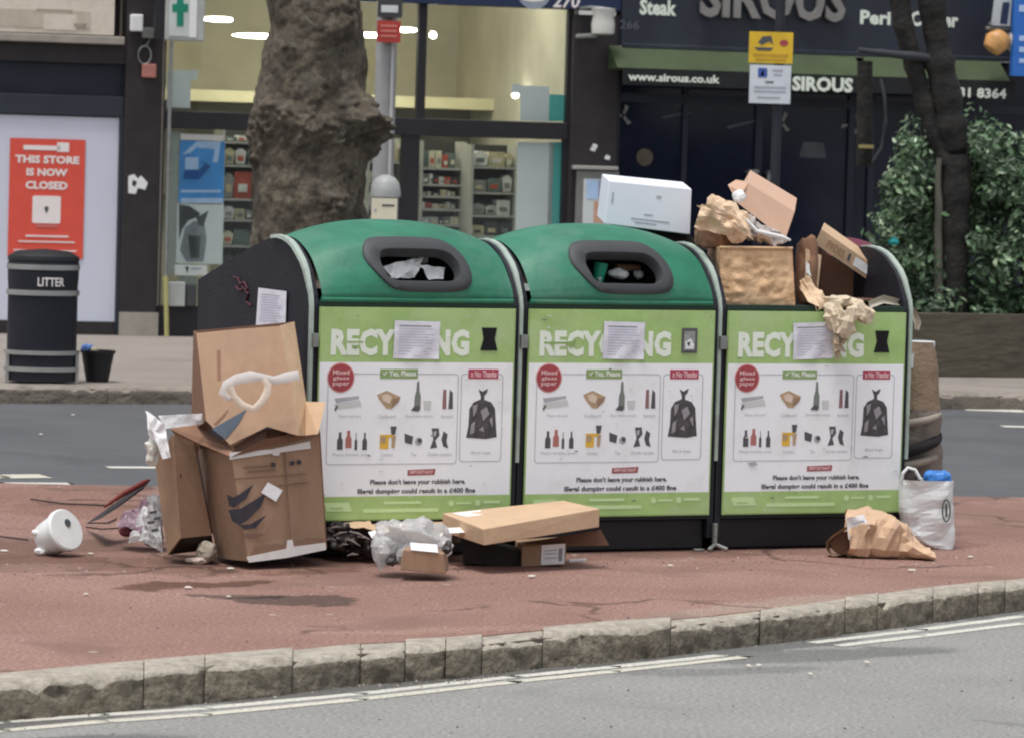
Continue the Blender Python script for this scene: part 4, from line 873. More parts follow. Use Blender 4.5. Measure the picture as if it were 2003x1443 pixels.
# aperture outline in (x, z) as seen, from the photograph (irregular rounded frame)
def ap_curve(pts, n=6):
    out = []; N = len(pts)
    for i in range(N):
        p0, p1, p2, p3 = [Vector(pts[(i+k_) % N]) for k_ in (-1, 0, 1, 2)]
        for j in range(n):
            t_ = j/n; out.append(.5*((2*p1)+(p2-p0)*t_+(2*p0-5*p1+4*p2-p3)*t_*t_+(3*p1-p0-3*p2+p3)*t_**3))
    return out
AOUT = [(.305, 1.335), (.318, 1.395), (.36, 1.425), (.45, 1.432), (.60, 1.432), (.70, 1.425), (.765, 1.39), (.81, 1.335), (.825, 1.27), (.81, 1.222), (.77, 1.198), (.68, 1.192), (.55, 1.192), (.46, 1.196), (.41, 1.215), (.35, 1.27)]
AIN = [(.385, 1.32), (.392, 1.355), (.42, 1.372), (.5, 1.374), (.62, 1.374), (.70, 1.37), (.745, 1.345), (.765, 1.3), (.755, 1.26), (.72, 1.243), (.64, 1.242), (.53, 1.242), (.44, 1.245), (.405, 1.262), (.395, 1.29)]
AOUT = [(a-.036, b-.004) for a, b in AOUT]; AIN = [(a-.036, b-.004) for a, b in AIN]
def on_lid(x, z):                       # point of the lid at that x and height on its front
    u = (x-.045)/(BW-.09); lo, hi = 0.02, .42
    for _ in range(24):
        m_ = (lo+hi)/2
        if lid_pt(u, m_).z < z: lo = m_
        else: hi = m_
    return u, (lo+hi)/2
def make_lid(par, squash=0):
    AO = ap_curve(AOUT, 4); AI = ap_curve(AIN, 4)
    mid = [((a[0]+b[0])/2, (a[1]+b[1])/2) for a, b in zip(AO, [min(AI, key=lambda q: (q-a_).length) for a_ in AO])]
    def skip(u, v):
        p = lid_pt(u, v*ls[-1]); return v < .4 and inpoly(p.x, p.z, mid)
    mb = MB(); mb.grid(M_green, lambda u, v: lid_pt(u, v*ls[-1]), 84, 130, skip=skip)
    mb.tube(M_green, [lid_pt(k_/20, 0)+Vector((0, .0, -.002)) for k_ in range(21)], .012, 8)
    lid = mb.build('lid', par, smooth=60)
    # frame ring
    mb = MB(); c = Vector((.535, 1.306)); n = 72; rows = []
    def radial(poly_, ang):
        d = Vector((math.cos(ang), math.sin(ang))); best = None
        for i in range(len(poly_)):
            a, b = poly_[i]-c, poly_[(i+1) % len(poly_)]-c; den = d.x*(b-a).y-d.y*(b-a).x
            if abs(den) < 1e-9: continue
            t_ = (a.x*(b-a).y-a.y*(b-a).x)/den; s_ = (a.x*d.y-a.y*d.x)/den
            if t_ > 0 and -1e-6 <= s_ <= 1+1e-6: best = t_ if best is None else max(best, t_)
        return c+d*best
    for ang in [2*math.pi*k_/n for k_ in range(n)]:
        o2, i2 = radial(AO, ang), radial(AI, ang); row = []
        for f_, h_ in ((0, -.008), (0.03, .004), (.10, .010), (.5, .012), (.9, .008), (1., -.004), (1.02, -.05)):
            q = o2.lerp(i2, f_); u, s_ = on_lid(q.x, q.y); row.append(lid_pt(u, s_)+lid_n(u, s_)*h_)
        rows.append(row)
    K = 7; vs = [p for r_ in rows for p in r_]
    mb.add(vs, [(i*K+j, i*K+j+1, ((i+1) % n)*K+j+1, ((i+1) % n)*K+j) for i in range(n) for j in range(K-1)], M_grey)
    mb.build('aperture_frame', lid, smooth=50)
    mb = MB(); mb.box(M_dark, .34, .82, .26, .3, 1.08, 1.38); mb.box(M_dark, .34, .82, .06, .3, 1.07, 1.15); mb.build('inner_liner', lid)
    return lid
def lx(u): return .032+(u-619)/384*.965
def lz(v): return 1.1175-.00228*(v-598)
def poster(par, i):
    Y = -.022; d = {'k': 0}
    mb = MB()
    def q(m, u0, v0, u1, v1, l=1): mb.box(m, lx(u0), lx(u1), Y-.0012*l, Y-.0012*l+.001, lz(v1), lz(v0))
    def pg(m, pts, l=2): mb.prism(m, [(lx(a), lz(b)) for a, b in pts], Y-.0012*l, Y-.0012*l+.001)
    def tx(m, body, u0, v0, u1, v1, l=3, bold=.0, **k_): mb.text(m, body, lx(u0), lx(u1), lz(v1), lz(v0), Y-.0012*l, bold, **k_)
    q(M_white, 621, 705, 1001, 967); q(M_lime, 621, 598, 1001, 705); q(M_lime, 621, 967, 1001, 1012)
    tx(M_letter, 'RECYCLING', 641, 640, 912, 692, 2, .055, space=1.06)
    if i == 0: q(mat('scuff', (.25, .38, .12)), 672, 664, 703, 667, 3)
    if i == 1: q(MATS['scuff'], 650, 663, 712, 667, 3); pg(MATS['scuff'], [(690, 664), (716, 660), (705, 676)], 4)
    # circle logo
    cx_, cz_ = lx(662), lz(735)
    mb.prism(M_red, disc(cx_, cz_, .062, 28), Y-.003, Y-.002); mb.prism(mat('pink_ring', (.72, .42, .42)), disc(cx_, cz_, .068, 28), Y-.0018, Y-.0012)
    M_pk = mat('logo_pale', (.78, .5, .5))
    for j, bt in enumerate(('Mixed', 'glass', 'paper')): tx(M_pk, bt, 646, 720+j*12, 678, 729+j*12, 4, .02)
    # labels
    pg(mat('label_green', (.27, .38, .16)), [(738, 718), (812, 718), (812, 737), (738, 737)]); tx(M_letter, '✓ Yes, Please', 743, 721, 808, 734, 3, .03)
    pg(mat('label_red', (.4, .05, .1)), [(912, 718), (972, 718), (972, 737), (912, 737)]); tx(M_pk, 'x No Thanks', 916, 721, 968, 734, 3, .03)
    def outline(u0, v0, u1, v1, gap=None):
        th_ = .0035; x0, x1, z0, z1 = lx(u0), lx(u1), lz(v1), lz(v0)
        r_ = .018; o = []
        for a0, cx2, cz2 in ((0, x1-r_, z1-r_), (90, x0+r_, z1-r_), (180, x0+r_, z0+r_), (270, x1-r_, z0+r_)):
            for k_ in range(6): t_ = R(a0+18*k_); o.append((cx2, cz2, math.cos(t_), math.sin(t_)))
        vs = []
        for a, b, c_, s_ in o: vs += [(a+c_*r_, Y-.0024, b+s_*r_), (a+c_*(r_-th_), Y-.0024, b+s_*(r_-th_))]
        n = len(o); fs = [(2*k_, 2*k_+1, (2*k_+3) % (2*n), (2*k_+2) % (2*n)) for k_ in range(n)]
        mb.add(vs, fs, M_ink2)
    outline(637, 727, 893, 905); outline(898, 727, 982, 901)
    # pictures, upper row
    pg(M_ink2, [(651, 775), (698, 770), (698, 776), (654, 784)]); pg(mat('newsprint', (.6, .6, .6)), [(651, 786), (700, 778), (704, 790), (652, 796)]); pg(M_ink, [(651, 796), (656, 788), (658, 790), (653, 800)], 3)
    pg(M_tan, [(733, 768), (752, 760), (779, 772), (776, 782), (762, 796), (752, 795), (738, 778)]); pg(mat('card_face', (.68, .55, .45)), [(742, 770), (752, 766), (762, 772), (758, 786), (745, 780)], 3); pg(mat('card_shade', (.3, .2, .13)), [(764, 776), (778, 773), (774, 784), (762, 794)], 3)
    pg(mat('bottle_grey', (.2, .22, .2)), [(811, 742), (815, 742), (816, 760), (819, 772), (819, 798), (806, 798), (807, 772), (810, 760)]); pg(M_ink, [(807, 790), (816, 790), (816, 801), (800, 799)], 3)
    pg(mat('jar_pale', (.6, .61, .61)), [(824, 780), (840, 780), (839, 798), (826, 798)])
    pg(mat('can_brown', (.28, .15, .15)), [(863, 758), (869, 758), (870, 796), (862, 796)]); pg(M_ink, [(876, 758), (882, 764), (883, 796), (874, 796)])
    # lower row
    for a, b, c_, m in ((658, 851, 669, M_ink), (674, 848, 686, mat('bottle_red', (.42, .16, .14))), (692, 852, 697, M_ink), (707, 852, 716, M_ink)):
        pg(m, [(a+3, b-10), (c_-3, b-10), (c_-3, b), (c_, b+6), (c_, b+24), (a, b+24), (a, b+6), (a+3, b)])
    pg(M_yel, [(741, 846), (768, 846), (768, 852), (758, 852), (758, 874), (741, 874)]); pg(M_ink, [(761, 830), (773, 830), (770, 846), (763, 846)], 3); pg(M_tan, [(742, 850), (752, 850), (752, 862), (742, 862)], 3); pg(M_tan, [(764, 850), (772, 848), (770, 872), (764, 872)], 3)
    pg(M_ink, [(789, 844), (806, 850), (804, 866), (790, 862)]); mb.prism(M_ink2, disc(lx(817), lz(860), .018, 14), Y-.0024, Y-.0012); mb.prism(M_ink, disc(lx(819), lz(858), .011, 12), Y-.0038, Y-.0026)
    pg(M_ink, [(842, 834), (856, 834), (858, 848), (850, 858), (854, 872), (840, 874), (846, 856)]); pg(M_ink, [(866, 840), (874, 846), (872, 860), (876, 874), (866, 870), (862, 856)]); pg(M_ink2, [(846, 840), (852, 840), (850, 850), (846, 850)], 3)
    # refuse sack
    M_sk = mat('sack_print', (.07, .065, .07), .6, .5, 60)
    pg(M_sk, [(933, 757), (941, 762), (952, 756), (950, 764), (945, 770), (945, 778), (959, 783), (967, 795), (970, 830), (972, 852), (950, 856), (911, 853), (915, 830), (916, 796), (924, 783), (938, 777), (938, 770)])
    for pts in ([(922, 790), (932, 786), (930, 800), (924, 812)], [(938, 800), (950, 792), (956, 806), (944, 820)], [(920, 826), (928, 820), (926, 844), (918, 846)], [(936, 838), (944, 830), (946, 842)], [(956, 818), (962, 812), (964, 834)]): pg(mat('sack_shine', (.3, .28, .3)), pts, 3)
    for bt, u0, v0, u1, v1 in (('Paper and card', 660, 807, 702, 814), ('Cardboard', 736, 807, 770, 814), ('Glass bottles and jars', 789, 807, 844, 814), ('Aerosols', 859, 807, 883, 814), ('Plastic bottles, pots', 650, 882, 720, 889),
                               ('Cartons', 743, 882, 767, 889), ('Tins', 802, 882, 813, 889), ('Drinks cartons', 836, 882, 883, 889), ('Black bags', 922, 880, 960, 887)): tx(M_ink2, bt, u0, v0, u1, v1)
    pg(mat('label_maroon', (.33, .09, .1)), [(797, 916), (852, 914), (850, 926), (797, 927)]); tx(M_pk, 'IMPORTANT', 801, 917, 847, 924, 3, .03)
    tx(M_ink, "Please don't leave your rubbish here.", 724, 934, 912, 947, 3, .035); tx(M_ink, 'Illegal dumping could result in a £400 fine', 700, 952, 932, 965, 3, .035)
    rs = random.Random(40+i)
    for _ in range(26):
        u, v = rs.uniform(626, 996), rs.uniform(603, 1006); r0 = rs.choice((1.2, 1.6, 2.4)); m_ = rs.choice((mat('grime_speck', (.2, .2, .18), .8), mat('pale_scuff', (.62, .64, .6), .8), mat('pale_scuff', (.62, .64, .6)))) 
        pg(m_, [(u-r0*rs.uniform(1, 4), v), (u, v-r0*.7), (u+r0*rs.uniform(1, 3), v+r0*.2), (u, v+r0*.6)], 5)
    if i == 2: pg(M_ink2, [(668, 908), (684, 905), (690, 912), (676, 915)], 5)
    # bottom band print
    pg(M_limepale, [(636, 979), (684, 979), (690, 996), (642, 996)]); q(M_lime, 648, 988, 672, 990, 3)
    q(M_limepale, 752, 978, 825, 983, 2); q(M_limepale, 712, 992, 860, 999, 2)
    for a in (885, 938): mb.prism(M_limepale, disc(lx(a), lz(983), .014, 12), Y-.0024, Y-.0014)
    q(M_limepale, 895, 981, 925, 985, 2); q(M_limepale, 950, 979, 982, 984, 2)
    return mb
def notice(par, u0, v0, u1, v1, tilt=0, y=-.03):
    mb = MB(); x0, x1, z0, z1 = lx(u0), lx(u1), lz(v1), lz(v0)
    Mx = Matrix.Translation(((x0+x1)/2, 0, (z0+z1)/2)) @ Matrix.Rotation(R(tilt), 4, 'Y') @ Matrix.Translation((-(x0+x1)/2, 0, -(z0+z1)/2))
    f_ = lambda u, v: Vector((lerp(x0, x1, u), y-.004*math.sin(u*9+v*4)*(v), lerp(z1, z0, v)))
    mb.grid(M_pap, f_, 12, 10, M=Mx)
    for k_ in range(11):
        v = .12+k_*.075; a = .1; b = .9-.25*random.random() if k_ else .8
        mb.add([f_(a, v)+Vector((0, -.003, 0)), f_(b, v)+Vector((0, -.003, 0)), f_(b, v+.022)+Vector((0, -.003, 0)), f_(a, v+.022)+Vector((0, -.003, 0))], [(0, 1, 2, 3)], M_ink if k_ == 0 else mat('notice_text', (.5, .5, .6)), Mx)
    mb.build('notice', par, fix=False)
BINL = ['first green lidded recycling bin at the left with notice taped on its dark side', 'second recycling bin in the middle with a grey sticker and green cup in its slot', 'third recycling bin at the right missing its green lid and heaped with boxes']
bins = []
random.seed(8)
for i in range(3):
    t = thing('recycling_bin', BINL[i], 'recycling bin', B.M @ Vector((i*BW, 0, 0)), BT+(0, R(.15), R(-.2))[i], 'recycling bins in a row'); bins.append(t)
    for sx_, (xa, xb) in (('l', (.004, .034)), ('r', (BW-.034, BW-.004))):
        o = [(0, .06)]+SIDE+[(1.32, .06)]
        mb = MB(); mb.slab(M_navy, [(xa, y, z) for y, z in o], (xb-xa, 0, 0)); sp = mb.build('side_panel', t)
        xc = 0 if sx_ == 'l' else BW
        if sx_ == 'l' and i: continue
        mb = MB()
        path = [(xc, -.004, .42), (xc, -.006, .9), (xc, -.006, 1.12)]+[(xc, y-.006, z+.003) for y, z in SIDE[1:11]]
        # flat strip, rounded front
        vs = []; Wt = .016
        for k_, p in enumerate(path):
            p = Vector(p); tt = (Vector(path[min(k_+1, len(path)-1)])-Vector(path[max(k_-1, 0)])).normalized(); nn = Vector((1, 0, 0)).cross(tt).normalized()
            if nn.y > 0 and nn.z <= 0: nn = -nn
            if nn.z < 0: nn = -nn
            if abs(nn.z) < .05 and nn.y > 0: nn = -nn
            tp_ = min(1, max(.62, (p.z-.9)/.4))
            vs += [p+Vector((-Wt*tp_, 0, 0))-nn*.012, p+Vector((-Wt*tp_*.8, 0, 0))+nn*.004, p+Vector((Wt*tp_*.8, 0, 0))+nn*.004, p+Vector((Wt*tp_, 0, 0))-nn*.012]
        mb.add(vs, [(k_*4+j, k_*4+j+1, k_*4+j+5, k_*4+j+4) for k_ in range(len(path)-1) for j in range(3)], M_trim); mb.build('trim', sp, smooth=50)
    mb = MB(); mb.box(M_black, .035, BW-.035, 1.24, 1.3, .06, 1.15); mb.build('back_panel', t)
    mb = MB(); mb.box(M_black, .036, BW-.036, .03, 1.24, .005, .15); mb.build('plinth', t, bevel=.01)
    mb = MB(); mb.box(M_black, .035, BW-.035, -.008, .03, .15, 1.118); fp = mb.build('front_panel', t)
    mb = MB(); mb.box(M_lime, .034, BW-.036, -.020, -.009, .168, 1.1175); pn = mb.build('poster_backing', fp)
    pb = poster(t, i); pb.build('poster', fp, fix=False)
    mb = MB(); mb.box(mat('dark_green_rail', (.01, .03, .02), .5), .036, BW-.036, -.006, .05, 1.119, 1.145); mb.build('top_rail', t, bevel=.003)
    # corner posts either side of the poster, catches, foot
    for xa in (.0, BW-.0):
        pass
    mb = MB(); mb.box(M_metal, -.008 if i else .0, .026, -.03, -.006, .94, 1.0); mb.box(M_metal, .004, .02, -.032, -.03, .95, .99); mb.build('catch', t, bevel=.004)
    if i == 2:
        mb = MB(); mb.tube(M_metal, [(-.05, -.05, .008), (0, -.02, .03), (.05, -.05, .008)], .012, 6); mb.box(M_metal, -.012, .008, -.03, -.006, .03, .13); mb.box(M_metal, -.11, -.06, -.03, .0, .0, .012); mb.build('foot_bracket', t, bevel=.005)
    notice(fp, *((762, 624, 852, 698, 1), (770, 622, 855, 697, 1), (757, 620, 842, 695, -2))[i])
    if i < 2: make_lid(t)
# holes, their inner shade painted as flat near-black plates / sticker on the posters
for i, t in enumerate(bins):
    mb = MB(); Y = -.028
    if i != 1:
        pts = [(936, 636), (966, 636), (962, 658), (968, 681), (934, 681), (940, 658)]; mb.prism(M_dark, [(lx(a), lz(b)) for a, b in pts], Y, Y+.003)
        mb.build('torn_hole', t)
    else:
        mb.prism(M_ink, [(lx(a), lz(b)) for a, b in rc(934, 634, 966, 684)], Y, Y+.003); mb.prism(mat('sticker_grey', (.28, .3, .28), .6, .3, 40), [(lx(a), lz(b)) for a, b in rc(938, 640, 961, 679)], Y-.002, Y-.0003)
        mb.prism(M_papw, [(lx(a), lz(b)) for a, b in ((940, 662), (952, 655), (959, 668), (958, 676), (942, 676))], Y-.004, Y-.0023); mb.prism(M_ink, [(lx(a), lz(b)) for a, b in ((944, 662), (950, 662), (949, 670), (945, 668))], Y-.006, Y-.0043); mb.build('grey_sticker', t)
# notice on the dark side of the first bin, and red scrawl
sp0 = [c for c in bins[0].children if c.name.startswith('side_panel')][0]
def side_hit(u, v):
    d = ray(u, v); ex = B.x; t_ = (BO-CO).dot(ex)/d.dot(ex); q = CO+d*t_-BO; return q.dot(B.y), q.z
mb = MB(); c4 = [side_hit(u, v) for u, v in ((507, 563), (562, 570), (560, 640), (502, 637))]
A_, B_, C_, D_ = [Vector((-.004, y, z)) for y, z in c4]
fs_ = lambda u, v: (A_*(1-u)+B_*u)*(1-v)+(D_*(1-u)+C_*u)*v
mb.grid(M_pap, fs_, 4, 4)
for k_ in range(11):
    v = .14+k_*.07; a, b = .12, .88-.2*random.random(); off = Vector((-.002, 0, 0)); mb.add([fs_(a, v)+off, fs_(b, v)+off, fs_(b, v+.025)+off, fs_(a, v+.025)+off], [(0, 1, 2, 3)], M_ink2 if k_ == 0 else MATS['notice_text'])
mb.build('side_notice', sp0, fix=False)
mb = MB(); random.seed(4); M_scr = mat('faded_red_scrawl', (.075, .02, .03), .7, .5, 40)
for pts in ([(458, 542), (466, 545), (470, 556), (478, 552), (484, 566)], [(474, 560), (486, 575), (482, 590), (492, 598)], [(462, 560), (468, 568), (476, 566)]):
    p3 = [Vector((-.0, *side_hit(u, v))) for u, v in pts]; mb.tube(M_scr, p3, .006, 5)
mb.build('scrawl', sp0)
# maroon lid of bin three thrown back
mb = MB(); M_mar = mat('maroon_plastic', (.13, .02, .035), .4, .2, 4)
c4 = [Vector((B.hit(u, v, o)[0]-2*BW, o, B.hit(u, v, o)[1])) for u, v, o in ((1600, 476, 1.0), (1702, 476, .95), (1745, 530, .7), (1600, 530, .72))]
mb.grid(M_mar, lambda u, v: (c4[0]*(1-u)+c4[1]*u)*(1-v)+(c4[3]*(1-u)+c4[2]*u)*v+Vector((0, 0, .03*math.sin(math.pi*u))), 20, 14); mb.build('open_lid', bins[2], smooth=60)

# ================================================================== RUBBISH ON THE BINS
def Bp(u, v, off): return B.wpt(u, v, off)
ez = Vector((0, 0, 1))
# litter inside the slots
M_lit = mat('dull_litter', (.42, .43, .42), .6, .25, 20)
def inbin(i, u, v, off=.12): return bins[i].matrix_world @ (B.M.inverted() @ B.wpt(u, v, off) - Vector((i*BW, 0, 0)))
bpy.context.view_layer.update()
mb = MB(); crumple_sheet(mb, M_papw, [Bp(752, 520, .11), Bp(832, 500, .14), Bp(815, 540, .09), Bp(765, 545, .09)], 4, .03, 12); crumple_sheet(mb, M_papw, [Bp(820, 518, .12), Bp(872, 522, .12), Bp(868, 545, .09), Bp(842, 545, .09)], 9, .02, 12); mb.tube(M_lit, [Bp(752, 532, .16), Bp(790, 530, .15), Bp(812, 520, .15)], [.03, .035, .02], 9); mb.tube(mat('litter_grey', (.3, .3, .3), .6), [Bp(800, 512, .2), Bp(832, 504, .2)], [.025, .03], 9); tag(mb.build('plastic_wrap', smooth=50), 'rolled grey plastic film stuffed in the slot of the first bin', 'plastic')
mb = MB(); mb.slab(M_papw, [Bp(842, 526, .15), Bp(868, 526, .15), Bp(866, 540, .15), Bp(852, 546, .14), Bp(840, 536, .15)], B.y*.03); tag(mb.build('white_carton'), 'small white carton at the right of the first bin slot', 'carton')
mb = MB(); cpt = Bp(1172, 535, .2); mb.lathe(mat('green_cup', (.03, .38, .24), .35, .2), [(.022, -.06), (.035, .05), (.03, .05), (.018, -.055)], 20, Matrix.Translation(cpt) @ Matrix.Rotation(R(8), 4, 'Y')); mb.slab(M_papw, [cpt+Vector((-.008, -.035, -.02)), cpt+Vector((.012, -.035, -.015)), cpt+Vector((.006, -.03, -.04))], (0, .003, 0)); tag(mb.build('green_cup', smooth=40), 'bright green paper cup at the left of the middle bin slot', 'cup')
mb = MB(); crumple_blob(mb, M_papw, Bp(1210, 536, .2), (.05, .04, .03), 5, .3, 16, 1); tag(mb.build('crumpled_tissue', smooth=30), 'crumpled white tissue beside the green cup in the middle bin slot', 'tissue')
mb = MB(); crumple_blob(mb, M_lit, Bp(1248, 538, .2), (.03, .03, .022), 9, .3, 18, 1); tag(mb.build('crumpled_tissue', smooth=30), 'smaller pale scrap at the right of the middle bin slot', 'tissue')
mb = MB(); mb.tube(M_cardd, [Bp(1205, 523, .24), Bp(1250, 525, .24)], .018); tag(mb.build('brown_tube', smooth=50), 'small brown cardboard tube lying above the tissue in the middle bin slot', 'tube')
# white flat box on the second lid
def hx(mb, m, c4, Y4, dv): f_ = [P(u, v, Y) for (u, v), Y in zip(c4, Y4)]; mb.hexa(m, f_, [p+Vector(dv) for p in f_]); return f_
t = thing('white_box', 'white cardboard box lying on the lid of the middle bin', 'box', P(1270, 450, 19.6))
mb = MB(); M_wb = mat('white_box_card', (.74, .76, .84), .6, .03, 4)
f_ = hx(mb, M_wb, [(1192, 354), (1353, 370), (1350, 459), (1182, 438)], [19.35, 19.42, 19.42, 19.35], (-.03, .3, .03)); mb.build('box_body', t, world=True, bevel=.004)
def onface(f_, a, b, c, d): 
    A, B_, C, D = f_; g = lambda u, v: (A*(1-u)+B_*u)*(1-v)+(D*(1-u)+C*u)*v; return [g(a, b), g(c, b), g(c, d), g(a, d)]
mb = MB()
for (a, b, c, d) in ((.58, .22, .64, .27), (.3, .78, .75, .8), (.45, .66, .55, .68), (.35, .86, .6, .875), (.05, .25, .07, .5)): mb.slab(M_ink2, [p+Vector((0, -.003, 0)) for p in onface(f_, a, b, c, d)], (0, .002, 0))
mb.build('printed_text', t, world=True)
mb = MB(); mb.slab(M_brownblack, [P(1195, 440, 19.5), P(1352, 461, 19.5), P(1390, 492, 19.45), P(1340, 478, 19.45), P(1230, 450, 19.5)], (0, .2, 0)); tag(mb.build('dark_board'), 'dark board under the white box on the middle bin', 'board')
# crumpled kraft bag left of the tilted box
t = thing('kraft_bag', 'crumpled pale kraft paper bag slumped above the seam between middle and third bin', 'paper bag', P(1400, 490, 19.3))
mb = MB(); crumple_blob(mb, M_kraft, P(1408, 425, 19.35), (.13, .12, .12), 4, .42, 8, .8, fac=.9, n=22); crumple_blob(mb, M_kraft, P(1442, 440, 19.2), (.07, .08, .09), 14, .42, 12, .9, n=16); mb.build('bag_body', t, world=True, tri=True)
mb = MB(); crumple_blob(mb, M_cardd, P(1394, 462, 19.25), (.095, .08, .065), 6, .35, 8, .8); mb.build('bag_opening', t, world=True, smooth=24)
mb = MB(); crumple_sheet(mb, M_kraft, [P(1362, 400, 19.1), P(1440, 392, 19.1), P(1475, 470, 19.08), P(1430, 442, 19.08)], 7, .05, 11, 12, 8); crumple_sheet(mb, M_kraft, [P(1358, 445, 19.12), P(1372, 400, 19.1), P(1440, 440, 19.08), P(1430, 465, 19.1)], 3, .04, 11, 10, 7); mb.build('bag_flap', t, world=True, tri=True)
t = thing('tilted_box', 'pinkish tan cardboard box tilted on top of the rubbish heap', 'box', P(1490, 470, 19.45))
mb = MB(); f_ = hx(mb, mat('pink_tan_card', (.55, .36, .26), .85, .06, 5), [(1462, 358), (1555, 414), (1536, 470), (1440, 396)], [19.35, 19.35, 19.3, 19.3], (.03, .32, .06)); mb.build('box_body', t, world=True, bevel=.003)
mb = MB(); mb.slab(mat('pink_tan_card', (.55, .36, .26)), [P(1424, 362, 19.5), P(1440, 352, 19.5), P(1466, 356, 19.36), P(1452, 378, 19.3), P(1436, 384, 19.4)], (0, .01, 0)); mb.build('box_flap', t, world=True)
mb = MB(); crumple_blob(mb, M_papw, P(1446, 385, 19.25), (.035, .03, .035), 2, .3, 18, 1); mb.build('white_label', t, world=True, smooth=30)
t = thing('tissue_wad', 'grey white crumpled tissue wedged under the tilted box', 'tissue', P(1495, 478, 19.25))
mb = MB(); crumple_blob(mb, mat('grey_tissue', (.42, .38, .36), .7, .25, 14), P(1490, 458, 19.32), (.15, .1, .05), 9, .5, 9, .8, rot=-.25, fac=.9, n=70); crumple_blob(mb, MATS['grey_tissue'], P(1462, 445, 19.3), (.06, .07, .07), 19, .45, 12, .9); mb.build('wad', t, world=True, smooth=22)
mb = MB(); mb.tube(M_papw, [P(1460, 430, 19.1), P(1480, 452, 19.1), P(1530, 464, 19.15), P(1545, 470, 19.2)], [.008, .01, .012, .006], 6); mb.build('paper_strip', t, world=True, smooth=40)
# orange brown padded carton
M_pad = mat('padded_brown_paper', (.78, .52, .31), .75, .2, 12, bump=.6, bscale=30, dirt=(.38, .21, .10), dirt_amt=.7, dscale=9)
t = thing('padded_box', 'square orange brown box with wrinkled sides standing in the open third bin', 'box', P(1480, 600, 19.3))
def padf(u, v):
    A, B_, C, D = P(1407, 484, 19.12), P(1550, 486, 19.2), P(1556, 600, 19.2), P(1409, 599, 19.12)
    p = (A*(1-u)+B_*u)*(1-v)+(D*(1-u)+C*u)*v; e = min(u, 1-u, v, 1-v)*8; e = min(1, e)
    return p+Vector((0, -1, 0))*(.009*e*(fold(p, 3, 16)+.6*facet(p, 5, 22)+.3*math.sin((v+.22*noise.noise(p*6))*30))-.006)
mb = MB(); mb.grid(M_pad, padf, 60, 46)
A, B_, C, D = P(1407, 484, 19.12), P(1550, 486, 19.2), P(1556, 600, 19.2), P(1409, 599, 19.12); bk4 = [p+Vector((-.04, .33, 0)) for p in (A, B_, C, D)]
mb.add([A, B_, C, D]+bk4, [(0, 1, 5, 4), (1, 2, 6, 5), (3, 0, 4, 7), (4, 5, 6, 7)], M_pad); mb.build('box_body', t, world=True, smooth=40)
mb = MB(); mb.tube(mat('pale_rim', (.58, .38, .22)), [A+Vector((0, -.006, 0)), B_+Vector((0, -.006, 0))], .008, 6); mb.build('rim', t, world=True)
# brown paper column right of it
t = thing('brown_paper_bundle', 'dull brown paper bundle standing right of the padded box', 'paper', P(1575, 600, 19.5))
mb = MB(); crumple_blob(mb, M_cardd, P(1578, 530, 19.52), (.055, .09, .17), 11, .22, 7, .5); mb.build('bundle', t, world=True, smooth=26)
mb = MB(); crumple_blob(mb, mat('red_brown_paper', (.30, .17, .11), .8, .2, 8), P(1400, 560, 19.45), (.03, .08, .14), 12, .2, 8, .6); tag(mb.build('brown_wad', smooth=26), 'narrow brown paper wad squeezed left of the padded box', 'paper')
# open carton with lettered long side
t = thing('open_carton', 'open cardboard carton tipped over in the third bin with lettering on its long flap', 'box', P(1670, 600, 19.8))
mb = MB(); f_ = hx(mb, M_cardl, [(1607, 448), (1740, 541), (1730, 570), (1594, 478)], [19.7, 19.8, 19.8, 19.7], (.02, .1, .03)); mb.build('long_side', t, world=True, bevel=.003)
mb = MB(); AA, BB, CC, DD = f_
def ftxt(body, a0, a1, b0, b1, m, bold=.02):
    vs, fs = text_geo(body, bold); ax = min(v[0] for v in vs); bx = max(v[0] for v in vs); az = min(v[1] for v in vs); bz = max(v[1] for v in vs)
    out = []
    for x, y in vs:
        u = lerp(a0, a1, (x-ax)/(bx-ax)); v = lerp(b1, b0, (y-az)/(bz-az)); out.append((AA*(1-u)+BB*u)*(1-v)+(DD*(1-u)+CC*u)*v+Vector((0, -.004, 0)))
    mb.add(out, fs, m)
ftxt('FYDES', .14, .38, .28, .75, mat('faded_print', (.34, .2, .12)))
mb.build('lettering', t, world=True, fix=False)
mb = MB(); mb.slab(M_papw, [p+Vector((0, -.005, 0)) for p in onface(f_, .52, .2, .72, .75)], (0, .002, 0)); mb.slab(M_ink, [p+Vector((0, -.005, 0)) for p in onface(f_, .43, .25, .46, .7)], (0, .002, 0)); mb.slab(M_ink, [p+Vector((0, -.005, 0)) for p in onface(f_, .80, .35, .85, .6)], (0, .002, 0)); mb.build('label', t, world=True)
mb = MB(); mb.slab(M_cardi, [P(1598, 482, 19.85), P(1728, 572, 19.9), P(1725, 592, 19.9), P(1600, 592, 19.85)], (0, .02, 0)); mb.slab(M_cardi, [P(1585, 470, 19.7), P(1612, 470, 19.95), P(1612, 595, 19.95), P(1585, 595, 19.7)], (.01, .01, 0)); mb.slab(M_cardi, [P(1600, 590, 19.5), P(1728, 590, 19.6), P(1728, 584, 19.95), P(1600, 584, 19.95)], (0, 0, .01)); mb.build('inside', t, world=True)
mb = MB(); f2 = hx(mb, M_cardl, [(1576, 486), (1607, 500), (1598, 585), (1574, 560)], [19.45, 19.5, 19.45, 19.4], (.0, .012, 0)); mb.build('side_flap', t, world=True)
mb = MB(); mb.slab(M_papw, [p+Vector((0, -.004, 0)) for p in onface(f2, .05, .35, .75, .62)], (0, .002, 0)); mb.build('white_label', t, world=True)
